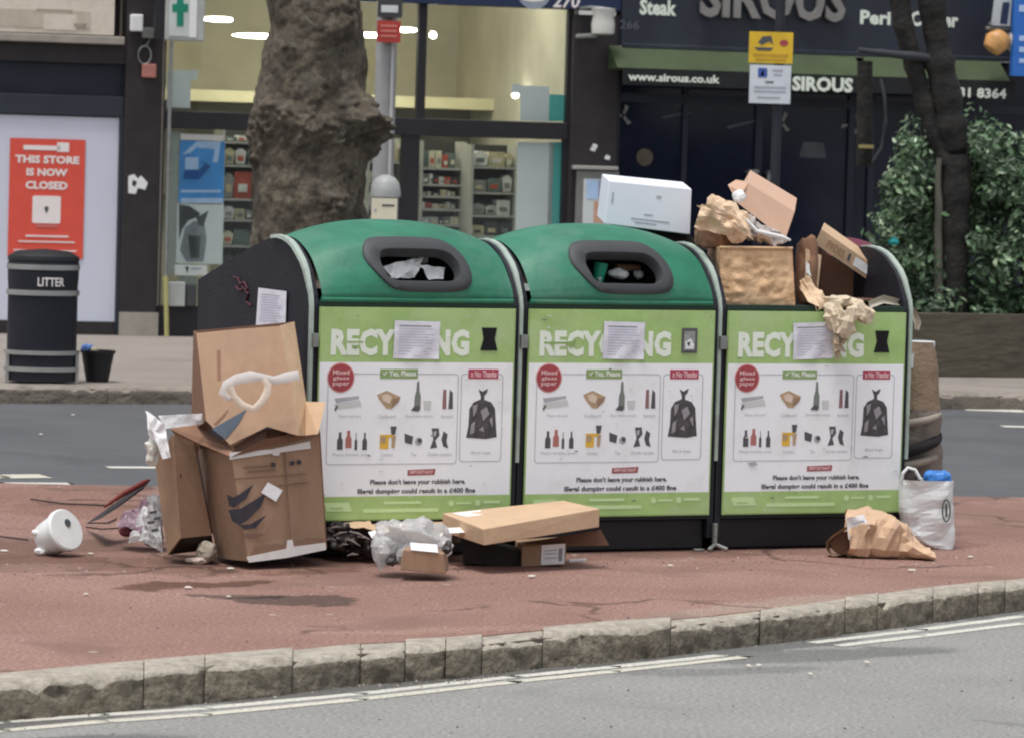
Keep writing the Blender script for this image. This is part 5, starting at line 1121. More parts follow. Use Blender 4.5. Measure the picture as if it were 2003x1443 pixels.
mb = MB(); crumple_sheet(mb, M_kraft, [P(1565, 545, 19.3), P(1582, 540, 19.32), P(1628, 592, 19.25), P(1598, 603, 19.2)], 2, .03, 12); crumple_sheet(mb, M_kraft, [P(1560, 560, 19.3), P(1572, 545, 19.3), P(1604, 600, 19.2), P(1580, 590, 19.2)], 5, .02, 12); tag(mb.build('curled_kraft_strip', smooth=26), 'curled pale kraft strip on the rim between padded box and carton', 'paper')
# crumpled kraft paper hanging over the front
t = thing('hanging_paper', 'crumpled pale brown paper hanging over the front of the third bin', 'paper', P(1660, 620, 19.25))
mb = MB(); M_kp = mat('pale_packing_paper', (.60, .50, .37), .8, .12, 9, bump=.2)
crumple_blob(mb, M_kp, P(1634, 622, 19.2), (.075, .06, .10), 31, .5, 11, .85, rot=.25, fac=1., n=18); crumple_blob(mb, M_kp, P(1658, 628, 19.15), (.06, .05, .095), 32, .5, 13, .85, rot=-.2, n=16); crumple_blob(mb, M_kp, P(1686, 612, 19.2), (.10, .06, .065), 33, .5, 13, .85, rot=-.6, fac=1., n=18)
crumple_blob(mb, M_kp, P(1635, 590, 19.3), (.13, .08, .035), 34, .45, 12, .85, n=18); mb.build('folds', t, world=True, tri=True)
mb = MB(); crumple_blob(mb, M_kraftd, P(1640, 672, 19.2), (.065, .04, .085), 36, .6, 16, 1, fac=1., n=20); mb.build('torn_end', t, world=True, tri=True)
mb = MB()
pts = [P(1700, 596, 19.35), P(1728, 585, 19.45), P(1762, 592, 19.5), P(1785, 606, 19.5), P(1795, 632, 19.5), P(1793, 645, 19.5)]
wd_ = [.035, .04, .03, .03, .035, .02]; vs = []
for k_, p in enumerate(pts):
    tt = (pts[min(k_+1, 5)]-pts[max(k_-1, 0)]).normalized(); nn = Vector((0, 1, 0)).cross(tt).normalized(); vs += [p+nn*wd_[k_]*.5+Vector((0, -.012, 0)), p+Vector((0, .012, 0)), p-nn*wd_[k_]*.5+Vector((0, -.01, 0))]
mb.add(vs, [(k_*3+j, k_*3+j+1, k_*3+j+4, k_*3+j+3) for k_ in range(5) for j in range(2)], mat('pale_paper_ribbon', (.55, .49, .4), .8, .15, 15)); mb.build('ribbon', t, world=True, smooth=50)

# ================================================================== RUBBISH RIGHT OF THE BINS
t = thing('rolled_carpet', 'tall brown rolled carpet standing behind the right side of the third bin', 'carpet roll', Vector((P(1806, 900, 20.1).x, 20.1, .12)))
Yr = 20.1
tab = [(915, 1768, 1842), (880, 1768, 1844), (850, 1768, 1838), (820, 1768, 1842), (800, 1768, 1838), (780, 1768, 1836), (720, 1768, 1834), (690, 1772, 1830), (668, 1778, 1828)]
M_car = mat('brown_carpet_back', (.27, .20, .14), .9, .12, 9, bump=.3, bscale=50); M_car2 = mat('grey_brown_fabric', (.21, .18, .155), .9, .2, 9, bump=.3)
def rollf(tab_, amp, sd):
    zt3 = sorted([(P(1806, v, Yr).z, P(l-14, v, Yr).x, P(r_, v, Yr).x) for v, l, r_ in tab_])
    z0, z1 = zt3[0][0], zt3[-1][0]
    def f_(u, v):
        z = lerp(z0, z1, v); l = interp([(a, b) for a, b, c in zt3], z); r_ = interp([(a, c) for a, b, c in zt3], z); a = 2*math.pi*(u % 1); rad = (r_-l)/2
        q = Vector((math.cos(a), math.sin(a), z)); rr = rad+amp*(fold(q*.25+Vector((0, 0, z)), sd, 5)-.3)+amp*1.3*math.sin(z*30+a*1.6)*(1 if amp > .012 else 0)
        return Vector(((l+r_)/2+rr*math.cos(a), Yr+rr*math.sin(a), z))
    return f_
mb = MB(); mb.grid(M_car, rollf(tab[4:], .006, 3), 40, 40); mb.build('upper_roll', t, world=True, smooth=60)
mb = MB(); mb.grid(M_car2, rollf([(1000, 1768, 1840)]+tab[:5], .007, 5), 40, 50); mb.build('lower_folds', t, world=True, smooth=60)
for v0, v1, hw_, m_ in ((842, 806, .020, mat('fold_grey', (.30, .26, .22), .9, .15)), (905, 850, .030, mat('fold_dark', (.02, .018, .02), .9, .2)), (925, 884, .022, MATS.get('fold_grey') or mat('fold_grey', (.30, .26, .22)))):
    mb = MB(); mb.tube(m_, [Vector((P(1806, 0, Yr).x-.01+math.cos(a_)*.155, Yr+math.sin(a_)*.155, P(1806, lerp(v0, v1, k_/10), Yr).z)) for k_, a_ in [(k_, math.pi*1.02+math.pi*.98*k_/10) for k_ in range(11)]], [hw_*(.5+.5*math.sin(math.pi*(k_+2)/14)) for k_ in range(11)], 8); mb.build('fold_band', t, world=True, smooth=60)
mb = MB(); c = P(1803, 680, Yr); mb.lathe(M_vin2, [(.062, -.035), (.066, -.03), (.066, .03), (.058, .034), (.052, .0), (.03, -.0)], 30, Matrix.Translation(c)); mb.build('white_rim', t, world=True, smooth=40)
mb = MB(); hx(mb, M_vin2, [(1772, 690), (1788, 692), (1786, 720), (1772, 716)], [20.0]*4, (0, .006, 0)); mb.build('pale_tab', t, world=True)
# dark wedge pattern
# white carrier bag
t = thing('white_carrier_bag', 'white plastic carrier bag standing at the right end of the bins', 'carrier bag', G(1830, 1072))
Yw = G(1830, 1072).y
M_bag = mat('white_bag_film', (.70, .72, .72), .4, .05, 8, bump=.15, spec=.5)
wl = [(935, 1757, 1863), (960, 1756, 1863), (1000, 1757, 1865), (1040, 1765, 1866), (1060, 1790, 1866), (1073, 1822, 1862)]
def bagf(u, v):
    vv = lerp(935, 1074, v); l = interp([(a, b) for a, b, c in wl], vv); r_ = interp([(a, c) for a, b, c in wl], vv)
    a = 2*math.pi*(u % 1); k_ = math.copysign(abs(math.cos(a))**.6, math.cos(a)); pL, pR = P(l, vv, Yw), P(r_, vv+(vv-1000)*-.05, Yw); c = (pL+pR)/2; hw_ = (pR-pL).length/2
    p = c+Vector((k_*hw_, math.copysign(abs(math.sin(a))**.7, math.sin(a))*.09*(1-.3*v), 0)); p.z = max(.122, p.z)
    d = .022*(fold(p, 5, 8)+.6*facet(p, 4, 9)-.6); return p+Vector((math.cos(a)*.3, math.sin(a), 0))*d
mb = MB(); mb.grid(M_bag, bagf, 26, 15); mb.build('bag_body', t, world=True, tri=True)
mb = MB()
for pts in (((1764, 940), (1766, 925), (1776, 914), (1790, 918), (1800, 936)),): mb.tube(M_bag, [P(u, v, Yw-.06) for u, v in pts], .009, 6)
mb.build('handle', t, world=True, smooth=50)
mb = MB()
ov = [P(1851+9*math.cos(a), 998+23*math.sin(a), Yw-.105) for a in [2*math.pi*k_/20 for k_ in range(20)]]; ov2 = [P(1851+6*math.cos(a), 998+20*math.sin(a), Yw-.105) for a in [2*math.pi*k_/20 for k_ in range(20)]]
M_lg = mat('dark_green_ink', (.04, .06, .05))
mb.add(ov+ov2, [(k_, (k_+1) % 20, 20+(k_+1) % 20, 20+k_) for k_ in range(20)], M_lg); mb.slab(M_lg, [P(1849, 985, Yw-.107), P(1853, 985, Yw-.107), P(1853, 1010, Yw-.107), P(1849, 1010, Yw-.107)], (0, .001, 0)); mb.build('bag_emblem', t, world=True, fix=False)
mb = MB(); crumple_blob(mb, mat('bright_blue_pack', (.05, .22, .62), .4, .35, 22), P(1832, 933, Yw), (.07, .05, .035), 3, .3, 12, .7); tag(mb.build('blue_packet', smooth=28), 'bright blue packet sticking out of the white carrier bag', 'packet')
mb = MB(); crumple_blob(mb, M_brownblack, P(1784, 935, Yw+.02), (.045, .05, .03), 4, .3, 12, .9); tag(mb.build('dark_packet', smooth=28), 'dark packet showing between the handles of the white carrier bag', 'packet')
# kraft bag lying on the ground
gk = G(1712, 1088); t = thing('kraft_bag', 'pale kraft paper bag lying open on the red ground in front of the third bin', 'paper bag', gk)
Yk = gk.y; mb = MB(); M_kb = mat('ground_kraft', (.56, .38, .25), .8, .08, 6, bump=.15)
kt = [(1660, 1000, 1086), (1690, 996, 1091), (1720, 1002, 1090), (1745, 1015, 1089), (1770, 1030, 1088), (1785, 1050, 1088), (1800, 1070, 1087), (1815, 1080, 1087)]
def kb(u, v):
    uu = lerp(1652, 1816, u); t0 = interp([(a, b) for a, b, c in kt], uu); t1 = interp([(a, c) for a, b, c in kt], uu); a = 2*math.pi*v
    pt_, pb_ = P(uu, t0, Yk), P(uu, t1, Yk); c = (pt_+pb_)/2; h_ = (pt_.z-pb_.z)/2; s_ = math.sin(a); cc = math.cos(a)
    p = c+Vector((0, -math.copysign(abs(cc)**.7, cc)*.11, math.copysign(abs(s_)**.8, s_)*h_))
    d = .05*(fold(p, 6, 10)+1.1*facet(p, 2, 11)-.75); return Vector((p.x+d*.4, p.y-d*abs(cc)*math.copysign(1, cc), max(.121, p.z+d*.5*s_)))
mb.grid(M_kb, kb, 17, 16); mb.build('bag_body', t, world=True, tri=True)
mb = MB()
def mouth(u, v):    # ring of the opening, facing left
    a = 2*math.pi*u; uu = 1648+26*math.cos(a)*-1+6*math.sin(a)-(1-v)*8; vv = 1058-30*math.sin(a)*(1.0 if math.sin(a) > 0 else .95)
    uu += 26*max(0, math.sin(a)); p = P(uu, vv, Yk-.10+v*.13+.03*math.cos(a)); p = p+Vector((noise.noise(p*14)*.012, 0, noise.noise(p*15)*.01)); p.z = max(.122, p.z); return p
mb.grid(M_kb, mouth, 40, 8); mb.build('bag_mouth', t, world=True, smooth=30)
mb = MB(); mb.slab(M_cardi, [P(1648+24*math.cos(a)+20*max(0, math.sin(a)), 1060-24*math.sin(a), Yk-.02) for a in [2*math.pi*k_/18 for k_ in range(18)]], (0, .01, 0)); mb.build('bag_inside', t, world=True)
mb = MB(); crumple_sheet(mb, M_papw, [P(1655, 1012, Yk-.13), P(1690, 1006, Yk-.13), P(1702, 1032, Yk-.135), P(1660, 1055, Yk-.135)], 4, .014, 10, 12, 10); mb.slab(M_ink2, [P(1666, 1022, Yk-.148), P(1690, 1017, Yk-.148), P(1691, 1021, Yk-.148), P(1667, 1027, Yk-.148)], (0, .001, 0)); tag(mb.build('receipt', smooth=30), 'crumpled white receipt on the pale kraft bag', 'receipt')

# ================================================================== RUBBISH LEFT OF THE BINS
YA = 17.55
t = thing('large_carton', 'large brown cardboard box with dark leaf print and white taped edges', 'box', G(520, 1090))
F4 = [P(452, 890, YA-.02), P(624, 846, YA+.25), P(637, 1072, YA+.25), P(486, 1097, YA-.02)]; gz = .122
F4[3].z = max(F4[3].z, gz)
Lf = [P(352, 868, YA+.42), P(424, 1086, YA+.3)]
bkv = Vector((-.17, .42, 0))
th_ = .008
def wall4(mb, m, q4, n_): mb.slab(m, q4, n_)
mb = MB(); wall4(mb, M_card, F4, Vector((.002, .008, 0))); mb.build('front_panel', t, world=True)
mb = MB(); TLb = P(385, 872, YA+.5); BLb = P(424, 1086, YA+.35); BLb.z = max(BLb.z, .123)
mb.grid(mat('cardboard_shaded_side', (.25, .155, .10), .9, .12, 5, bump=.12, bscale=80), lambda u, v: ((TLb*(1-u)+F4[0]*u)*(1-v)+(BLb*(1-u)+F4[3]*u)*v)+Vector((-.018*math.sin(math.pi*u), -.03*math.sin(math.pi*u), 0)), 14, 10); mb.build('side_panel', t, world=True, smooth=40)  # same card in a darker copy: this side's shade is in the colour
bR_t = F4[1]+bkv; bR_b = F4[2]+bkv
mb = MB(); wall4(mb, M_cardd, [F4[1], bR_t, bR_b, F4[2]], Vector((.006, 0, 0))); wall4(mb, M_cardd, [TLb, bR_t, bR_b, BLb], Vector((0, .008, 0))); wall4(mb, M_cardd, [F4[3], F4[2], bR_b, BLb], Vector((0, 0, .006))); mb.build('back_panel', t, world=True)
# flaps, their shade put into a darker brown
mb = MB(); A = P(333, 838, YA+.38); B1 = P(385, 830, YA+.42); C1 = P(455, 878, YA+.05); D1 = P(452, 893, YA-.03); E1 = P(392, 868, YA+.2)
mb.slab(M_cardd, [A, B1, C1, D1, E1], (0, .006, .004)); mb.slab(M_cardd, [P(333, 838, YA+.38), P(392, 868, YA+.2), P(382, 905, YA+.3), P(360, 870, YA+.35)], (0, .006, .0)); mb.build('top_flap', t, world=True)
mb = MB(); mb.slab(M_cardd, [P(452, 893, YA-.03), P(520, 858, YA+.05), P(624, 838, YA+.25), P(627, 850, YA+.24)], (0, .006, 0)); mb.build('top_flap', t, world=True)
def fq(f4, u, v, o=-.012): A, B_, C, D = f4; return (A*(1-u)+B_*u)*(1-v)+(D*(1-u)+C*u)*v+Vector((.3*-o*0, o, 0))
def fuv(f4, px):            # invert pixel -> face coordinates by projecting on the plane of the face
    A, B_, C, D = f4; n_ = (B_-A).cross(D-A).normalized(); d = ray(*px); s_ = (A-CO).dot(n_)/d.dot(n_); return CO+d*s_
def decal(mb, m, f4, pts, o=.004): mb.slab(m, [fuv(f4, p)+Vector((0, -o, 0)) for p in pts], (0, .0015, 0))
M_fea = mat('print_dark_blue', (.035, .03, .04), .7, .3, 20)
mb = MB()
decal(mb, M_fea, F4, [(444, 966), (456, 972), (472, 964), (496, 946), (482, 974), (458, 992), (448, 988)])
decal(mb, M_fea, F4, [(447, 996), (470, 994), (494, 980), (522, 962), (510, 990), (487, 1014), (468, 1026), (454, 1018)])
decal(mb, M_fea, F4, [(468, 1026), (490, 1024), (522, 1006), (500, 1032), (478, 1034)])
decal(mb, mat('print_brown', (.18, .10, .07)), F4, [(475, 1042), (520, 1043), (505, 1050), (478, 1048)])
for u, v in ((572, 905), (585, 903), (535, 908)): decal(mb, M_fea, F4, [(u-4, v-4), (u+4, v-4), (u+4, v+4), (u-4, v+4)])
for a in ((478, 912, 530, 909), (485, 920, 540, 916), (545, 948, 605, 941)): decal(mb, MATS['print_brown'], F4, [(a[0], a[1]), (a[2], a[3]), (a[2], a[3]+2.5), (a[0], a[1]+2.5)])
mb.build('print', t, world=True)
mb = MB(); M_tape = mat('white_tape', (.68, .65, .62), .5, .08, 15)
decal(mb, M_tape, F4, [(449, 884), (530, 878), (606, 862), (608, 876), (548, 884), (546, 890), (535, 890), (532, 886), (450, 898)], .006); mb.build('tape', t, world=True)
mb = MB(); decal(mb, MATS['print_brown'], F4, [(556, 880), (558, 880), (570, 1070), (568, 1070)], .003); decal(mb, MATS['print_brown'], F4, [(460, 935), (600, 925), (600, 926.5), (460, 937)], .003); decal(mb, mat('damp_card', (.22, .13, .085), .9, .1), F4, [(487, 1090), (500, 1070), (540, 1062), (570, 1066), (600, 1050), (633, 1052), (636, 1062), (560, 1078)], .0035); mb.build('crease', t, world=True)
mb = MB(); decal(mb, M_tape, F4, [(482, 1088), (560, 1072), (562, 1056), (572, 1054), (575, 1068), (637, 1060), (638, 1074), (560, 1090), (487, 1099)], .006); mb.build('tape', t, world=True)
mb = MB(); decal(mb, M_papw, F4, [(524, 942), (553, 958), (540, 980), (511, 962)], .007); mb.build('white_label', t, world=True)
# upper box standing in it
YU = YA+.42
t = thing('upright_carton', 'tall brown cardboard box standing upright inside the larger carton', 'box', P(500, 860, YU))
def UP(u, v, d=0.): return P(u, v, YA+.38-(v-640)/220*.34+d)
U4 = [UP(384, 652), UP(548, 638), UP(580, 850), UP(404, 850)]
Ub = [U4[0]+Vector((-.03, .22, .0)), UP(576, 630, .18)]
mb = MB(); mb.slab(M_card, [UP(384, 652), UP(465, 644), UP(548, 638), UP(566, 740), UP(582, 851), UP(523, 834), UP(450, 869), UP(403, 822)], (0, .006, 0)); mb.build('front_panel', t, world=True)
mb = MB(); mb.slab(M_cardl, [UP(548, 638), UP(576, 630, .14), UP(599, 785, .14), UP(597, 851, .12), UP(582, 851)], (-.004, .006, 0)); mb.build('side_panel', t, world=True)  # lit side of the same box, its light put into a paler card
mb = MB(); mb.slab(M_cardd, [U4[0], Ub[0], Ub[0]-ez*.45, UP(403, 822)], (.006, 0, 0)); mb.slab(M_cardd, [Ub[0], Ub[1]+Vector((0, .05, 0)), Ub[1]+Vector((0, .05, -.45)), Ub[0]-ez*.45], (0, -.006, 0)); mb.build('back_panel', t, world=True)
mb = MB(); mb.slab(M_cardl, [UP(598, 785, .13), UP(637, 786, .06), UP(622, 848, .04), UP(597, 851, .11)], (0, .005, 0)); mb.build('side_flap', t, world=True)
mb = MB(); mb.slab(mat('print_slate_blue', (.05, .07, .10)), [UP(u, v, -.004) for u, v in ((414, 838), (440, 824), (482, 800), (468, 826), (442, 858), (430, 850))], (0, .002, 0))
mb.slab(M_cardd, [UP(u, v, -.004) for u, v in ((418, 828), (446, 800), (440, 812), (422, 830))], (0, .002, 0)); mb.slab(M_cardd, [UP(u, v, -.004) for u, v in ((424, 685), (431, 684), (432, 742), (425, 743))], (0, .002, 0)); mb.build('print', t, world=True)
mb = MB(); mb.slab(M_cardi, [UP(455, 872, .05), UP(523, 836, .05), UP(516, 866, .05), UP(462, 885, .05)], (0, .004, 0)); mb.build('gap_shade', t, world=True)  # dark gap between the boxes, its shade painted as a brown sheet
# white strap hanging on it
t = thing('white_strap', 'white paper tape looped loosely over the upright carton', 'tape', P(500, 800, YU-.12))
def ribbon(mb, m, pts, wv, Y0):
    vs = []
    for k_, (u, v, w0, dy) in enumerate(pts):
        p = P(u, v, Y0+dy); a = pts[max(k_-1, 0)]; b = pts[min(k_+1, len(pts)-1)]; tt = Vector((b[0]-a[0], 0, -(b[1]-a[1]))).normalized(); nn = Vector((-tt.z, 0, tt.x)); h_ = w0*Y0/8000/2
        vs += [p+nn*h_, p+Vector((0, -.006, 0)), p-nn*h_]
    mb.add(vs, [(k_*3+j, k_*3+j+1, k_*3+j+4, k_*3+j+3) for k_ in range(len(pts)-1) for j in range(2)], m)
YS = YA+.02
M_str = mat('white_strap_paper', (.74, .70, .66), .6, .08, 12)
mb = MB(); ribbon(mb, M_str, [(585, 733, 20, .05), (560, 738, 20, 0), (535, 744, 16, 0), (515, 738, 14, -.01), (490, 736, 22, -.02), (462, 742, 20, -.02), (443, 752, 18, -.02), (436, 768, 18, -.02), (448, 779, 12, -.02), (462, 775, 8, -.02)], 1, YS)
ribbon(mb, mat('strap_cream', (.74, .64, .53), .6, .1), [(450, 755, 12, -.03), (458, 775, 12, -.03), (474, 792, 14, -.03), (496, 800, 14, -.03), (512, 785, 14, -.03), (522, 768, 16, -.03), (524, 752, 14, -.03), (514, 740, 10, -.03)], 1, YS)
mb.build('tape_loop', t, world=True, smooth=60)
# left carton
t = thing('leaning_carton', 'narrow brown cardboard box leaning at the left of the large carton', 'box', G(360, 1085))
YL = 17.75
L4 = [P(336, 850, YL-.1), P(380, 866, YL+.05), P(414, 1046, YL), P(352, 1052, YL-.12)]
L2 = [P(303, 905, YL+.1), P(336, 850, YL-.1), P(352, 1052, YL-.12), P(328, 1084, YL-.02)]
mb = MB(); mb.slab(mat('dull_card', (.25, .15, .095), .9, .12, 6, bump=.1), L4, (0, .006, 0)); mb.build('front_panel', t, world=True)
mb = MB(); mb.slab(mat('dull_card_lit_side', (.30, .19, .12), .9, .12, 6, bump=.1), L2, (.006, .003, 0)); mb.build('side_panel', t, world=True)  # paler copy of the same card: light on this side in the colour
bb = [P(414, 1046, YL+.0), P(410, 1078, YL+.1), P(332, 1084, YL+.15)]
mb = MB(); mb.slab(mat('box_inside_shade', (.035, .02, .014), .9), [L4[3], L4[2], P(418, 1074, YL+.1), P(330, 1084, YL+.1)], (0, .006, 0)); mb.slab(M_cardi, [L2[0], L4[1], P(416, 1040, YL+.3), P(330, 1070, YL+.35)], (0, .006, 0)); mb.build('bottom', t, world=True)  # near-black slab holds the shade of the open bottom in its colour
mb = MB(); c = fuv(L4, (350, 930)); mb.lathe(M_brownblack, [(.012, 0), (.012, .004)], 12, Matrix.Translation(c+Vector((0, -.004, 0))) @ Matrix.Rotation(R(90), 4, 'X')); decal(mb, M_tape, L4, [(354, 1030), (372, 1026), (374, 1046), (356, 1050)], .005); mb.build('hole_and_tape', t, world=True)
# white sheet on the corner
t = thing('white_sheet', 'folded white foam sheet draped over the corner of the leaning carton', 'foam sheet', P(330, 900, YL))
mb = MB(); crumple_sheet(mb, M_papw, [P(284, 802, YL-.15), P(305, 815, YL-.15), P(334, 893, YL-.18), P(318, 897, YL-.18)], 3, .02, 8); crumple_sheet(mb, M_papw, [P(284, 804, YL-.15), P(322, 828, YL-.15), P(334, 895, YL-.18), P(290, 850, YL-.14)], 8, .02, 8)
crumple_sheet(mb, M_papw, [P(310, 812, YL-.12), P(396, 808, YL), P(398, 828, YL), P(322, 838, YL-.12)], 5, .015, 8); mb.build('sheet', t, world=True, smooth=30)
mb = MB(); crumple_blob(mb, mat('cream_film', (.6, .58, .52), .5, .12, 12), P(298, 882, YL-.1), (.035, .04, .07), 12, .5, 13, .9); mb.build('crumpled_corner', t, world=True, smooth=24)
# small crumpled wad at foot
mb = MB(); c = G(400, 1100)+Vector((0, -.05, 0)); crumple_blob(mb, mat('grey_beige_wad', (.36, .31, .25), .8, .15, 14), c+Vector((.01, .0, .05)), (.045, .04, .055), 3, .3, 13, .9, floor=.122); crumple_blob(mb, mat('pinkish_wad', (.5, .4, .34), .8), c+Vector((-.03, -.02, .015)), (.05, .03, .018), 7, .4, 16, .9, floor=.122); tag(mb.build('paper_wad', smooth=24), 'small beige paper wad on the ground at the foot of the leaning carton', 'paper')
# printed plastic bags
t = thing('printed_plastic_bag', 'lilac and white printed plastic bag slumped left of the leaning carton', 'plastic bag', G(280, 1065))
Yg = 18.2; mb = MB(); M_lil = film_mat('lilac_film', (.36, .24, .30), .95, .4); M_wf = film_mat('white_bag', (.68, .68, .68), .92, .35)
crumple_sheet(mb, M_wf, [P(288, 962, Yg+.1), P(306, 962, Yg+.1), P(318, 1068, Yg-.04), P(250, 1052, Yg-.08)], 3, .06, 8, 14, 16); crumple_sheet(mb, M_wf, [P(300, 962, Yg+.1), P(318, 970, Yg+.2), P(326, 1066, Yg+.2), P(314, 1068, Yg-.04)], 6, .03, 9, 8, 12)
crumple_sheet(mb, M_lil, [P(258, 978, Yg+.1), P(292, 962, Yg+.12), P(276, 1040, Yg-.04), P(226, 1026, Yg)], 5, .06, 9, 12, 12); crumple_blob(mb, M_lil, P(262, 1018, Yg+.12), (.08, .09, .07), 5, .4, 9, .9, rot=.5, fac=.8, n=20, floor=.122); crumple_blob(mb, M_wf, P(292, 1044, Yg+.1), (.075, .08, .06), 9, .4, 9, .9, fac=.8, n=20, floor=.122); mb.build('bag_body', t, world=True, tri=True)
mb = MB(); crumple_blob(mb, mat('maroon_print', (.12, .02, .03)), P(244, 1040, Yg+.05), (.035, .03, .028), 5, .4, 14, .9, floor=.122, n=14)
for k_, (u, v) in enumerate(((292, 1000), (300, 1012), (288, 1020), (296, 1035))): mb.slab(M_ink, [P(u, v, Yg-.115), P(u+14, v-3, Yg-.115), P(u+15, v+3, Yg-.115), P(u+1, v+5, Yg-.115)], (0, .002, 0))
mb.build('bag_print', t, world=True, smooth=24)
# collapsed umbrella-like red and black strips
t = thing('broken_umbrella', 'broken umbrella with red and black cloth and bare wires on the red ground', 'umbrella', G(230, 1020))
Yu = 19.0; mb = MB()
p0, p1 = G(168, 1024, .15), P(292, 942, 18.9)
mb.slab(mat('black_cloth', (.018, .012, .014), .7), [p0, P(212, 992, 18.6), P(258, 960, 18.8), p1, P(280, 956, 18.8), P(228, 994, 18.5), P(196, 1014, 18.3)], (0, .01, 0)); mb.build('black_cloth', t, world=True)
mb = MB(); mb.tube(mat('dark_red_cloth', (.16, .025, .02), .6), [P(205, 990, 18.45), P(240, 966, 18.6), P(280, 944, 18.8), P(292, 938, 18.85)], [.006, .012, .014, .006], 8); mb.build('red_cloth', t, world=True, smooth=50)
mb = MB()
for pts in (((60, 975), (120, 984), (205, 988)), ((170, 1022), (210, 1022), (228, 1014)), ((168, 1030), (200, 1034), (232, 1032)), ((0, 1048), (30, 1052), (55, 1055))): mb = MB(); mb.tube(M_brownblack, [G(u, v, .126) for u, v in pts], .0035, 6); mb.build('wire', t, world=True, smooth=50)
# white round tub
c = G(112, 1086); t = thing('white_tub', 'white round plastic tub tipped on its side on the red ground', 'tub', c)
r_ = .095; Mx = Matrix.Translation(c+Vector((-.0, 0, r_+.0))) @ Matrix.Rotation(R(-40), 4, 'Z') @ Matrix.Rotation(R(66), 4, 'Y')
M_tub = mat('white_tub_plastic', (.74, .75, .74), .35, .05, 8, dirt=(.5, .48, .44), dirt_amt=.4, dscale=9)
mb = MB(); mb.lathe(M_tub, [(.02, -.085), (.065, -.083), (.076, -.07), (.084, 0), (.088, .04), (.088, .045)], 36, Mx, cap=True); mb.build('tub_body', t, world=True, smooth=40)
mb = MB(); mb.lathe(M_tub, [(.093, .035), (.097, .04), (.097, .056), (.09, .062), (.03, .0625), (.005, .0625)], 36, Mx); mb.build('tub_lid', t, world=True, smooth=35)
mb = MB(); mb.prism(mat('dark_slate_label', (.07, .08, .09)), disc(0, 0, .017, 14), 0, .002, Mx @ Matrix.Translation((-.03, .012, .0655)) @ Matrix.Rotation(R(90), 4, 'X')); mb.build('round_label', t, world=True)
mb = MB(); crumple_blob(mb, M_papw, c+Vector((-.07, -.02, .02)), (.03, .02, .018), 3, .4, 20, .9, floor=.122); crumple_blob(mb, M_papw, c+Vector((-.10, -.01, .1)), (.014, .02, .014), 3, .3, 20, .9); mb.build('torn_base', t, world=True, smooth=30)

# ================================================================== RUBBISH IN FRONT OF THE BINS
# black sacks / folded black plastic
t = thing('black_plastic_bundle', 'heap of crushed black plastic film between the large carton and the clear bag', 'black bag', G(690, 1092))
Yp = 18.05; mb = MB(); M_bf = mat('black_film', (.020, .014, .012), .45, .5, 9, spec=.4)
crumple_blob(mb, M_bf, P(668, 1050, Yp), (.10, .12, .085), 5, .5, 7, .8, floor=.122, fac=.9, n=80); crumple_blob(mb, M_bf, P(710, 1062, Yp), (.08, .12, .075), 8, .5, 8, .8, floor=.122, fac=.9, n=80)
mb.build('film', t, world=True, smooth=22)
mb = MB(); crumple_sheet(mb, M_cardl, [P(655, 1012, Yp+.12), P(722, 1014, Yp+.1), P(738, 1034, Yp-.1), P(700, 1030, Yp-.12)], 4, .02, 8, 8, 6); mb.build('tan_sheet', t, world=True, tri=True)
mb = MB()
random.seed(3)
for (u, v, l_, a) in ((655, 1032, 24, -.15), (665, 1044, 30, -.3), (700, 1045, 34, .35), (690, 1060, 30, .5), (672, 1066, 20, -.2), (712, 1052, 26, .2), (690, 1085, 22, -.1), (650, 1056, 16, .1)):
    ribbon(mb, mat('dusty_plastic', (.16, .13, .12), .6, .3, 20), [(u-l_/2, v-l_/2*a, 3, 0), (u, v-2, 6, -.01), (u+l_/2, v+l_/2*a, 2, 0)], 1, Yp-.135)
mb.build('dusty_strips', t, world=True, smooth=50)
# flat tan boards behind
t = thing('flattened_carton', 'flattened tan cardboard lying against the foot of the first bin', 'cardboard', G(780, 1080))
mb = MB(); mb.slab(M_cardl, [P(690, 1012, 18.35), P(905, 1012, 18.5), P(920, 1040, 18.1), P(730, 1048, 17.9)], (0, 0, -.012)); mb.slab(M_cardd, [P(690, 1012, 18.35)-ez*.012, P(905, 1012, 18.5)-ez*.012, P(900, 1060, 18.3), P(730, 1070, 18.2)], (0, .01, 0)); mb.build('board', t, world=True)
mb = MB(); mb.slab(M_papw, [P(720, 1040, 17.85), P(742, 1034, 17.86), P(752, 1046, 17.8), P(728, 1052, 17.8)], (0, .004, 0)); mb.slab(M_papw, [P(868, 1032, 17.8), P(912, 1030, 17.85), P(920, 1040, 17.8), P(872, 1042, 17.75)], (0, .004, 0)); mb.build('white_edge', t, world=True)
# clear bag with card box
t = thing('clear_plastic_bag', 'clear crumpled plastic bag wrapped round a small cardboard box', 'plastic bag', G(810, 1118))
Yx = 17.4; M_clr = film_mat('clear_crumpled_film', (.72, .72, .72), .60, .16); 
mb = MB(); crumple_blob(mb, M_clr, P(806, 1062, Yx+.08), (.19, .14, .12), 6, .42, 7, .7, floor=.124, fac=.9, n=40); crumple_blob(mb, M_clr, P(752, 1078, Yx+.02), (.075, .09, .085), 9, .45, 9, .8, floor=.124, fac=.8, n=24); crumple_blob(mb, M_clr, P(800, 1062, Yx+.10), (.15, .12, .09), 16, .5, 9, .7, floor=.126, fac=.9, n=36)
mb.build('film', t, world=True, tri=True)
mb = MB(); crumple_blob(mb, mat('dark_contents', (.05, .045, .045), .5, .5, 18), P(768, 1094, Yx-.045), (.035, .02, .03), 4, .5, 16, .9, floor=.123); crumple_blob(mb, MATS['dark_contents'], P(876, 1070, Yx-.04), (.025, .03, .03), 4, .5, 16, .9); mb.build('dark_contents', t, world=True, smooth=24)
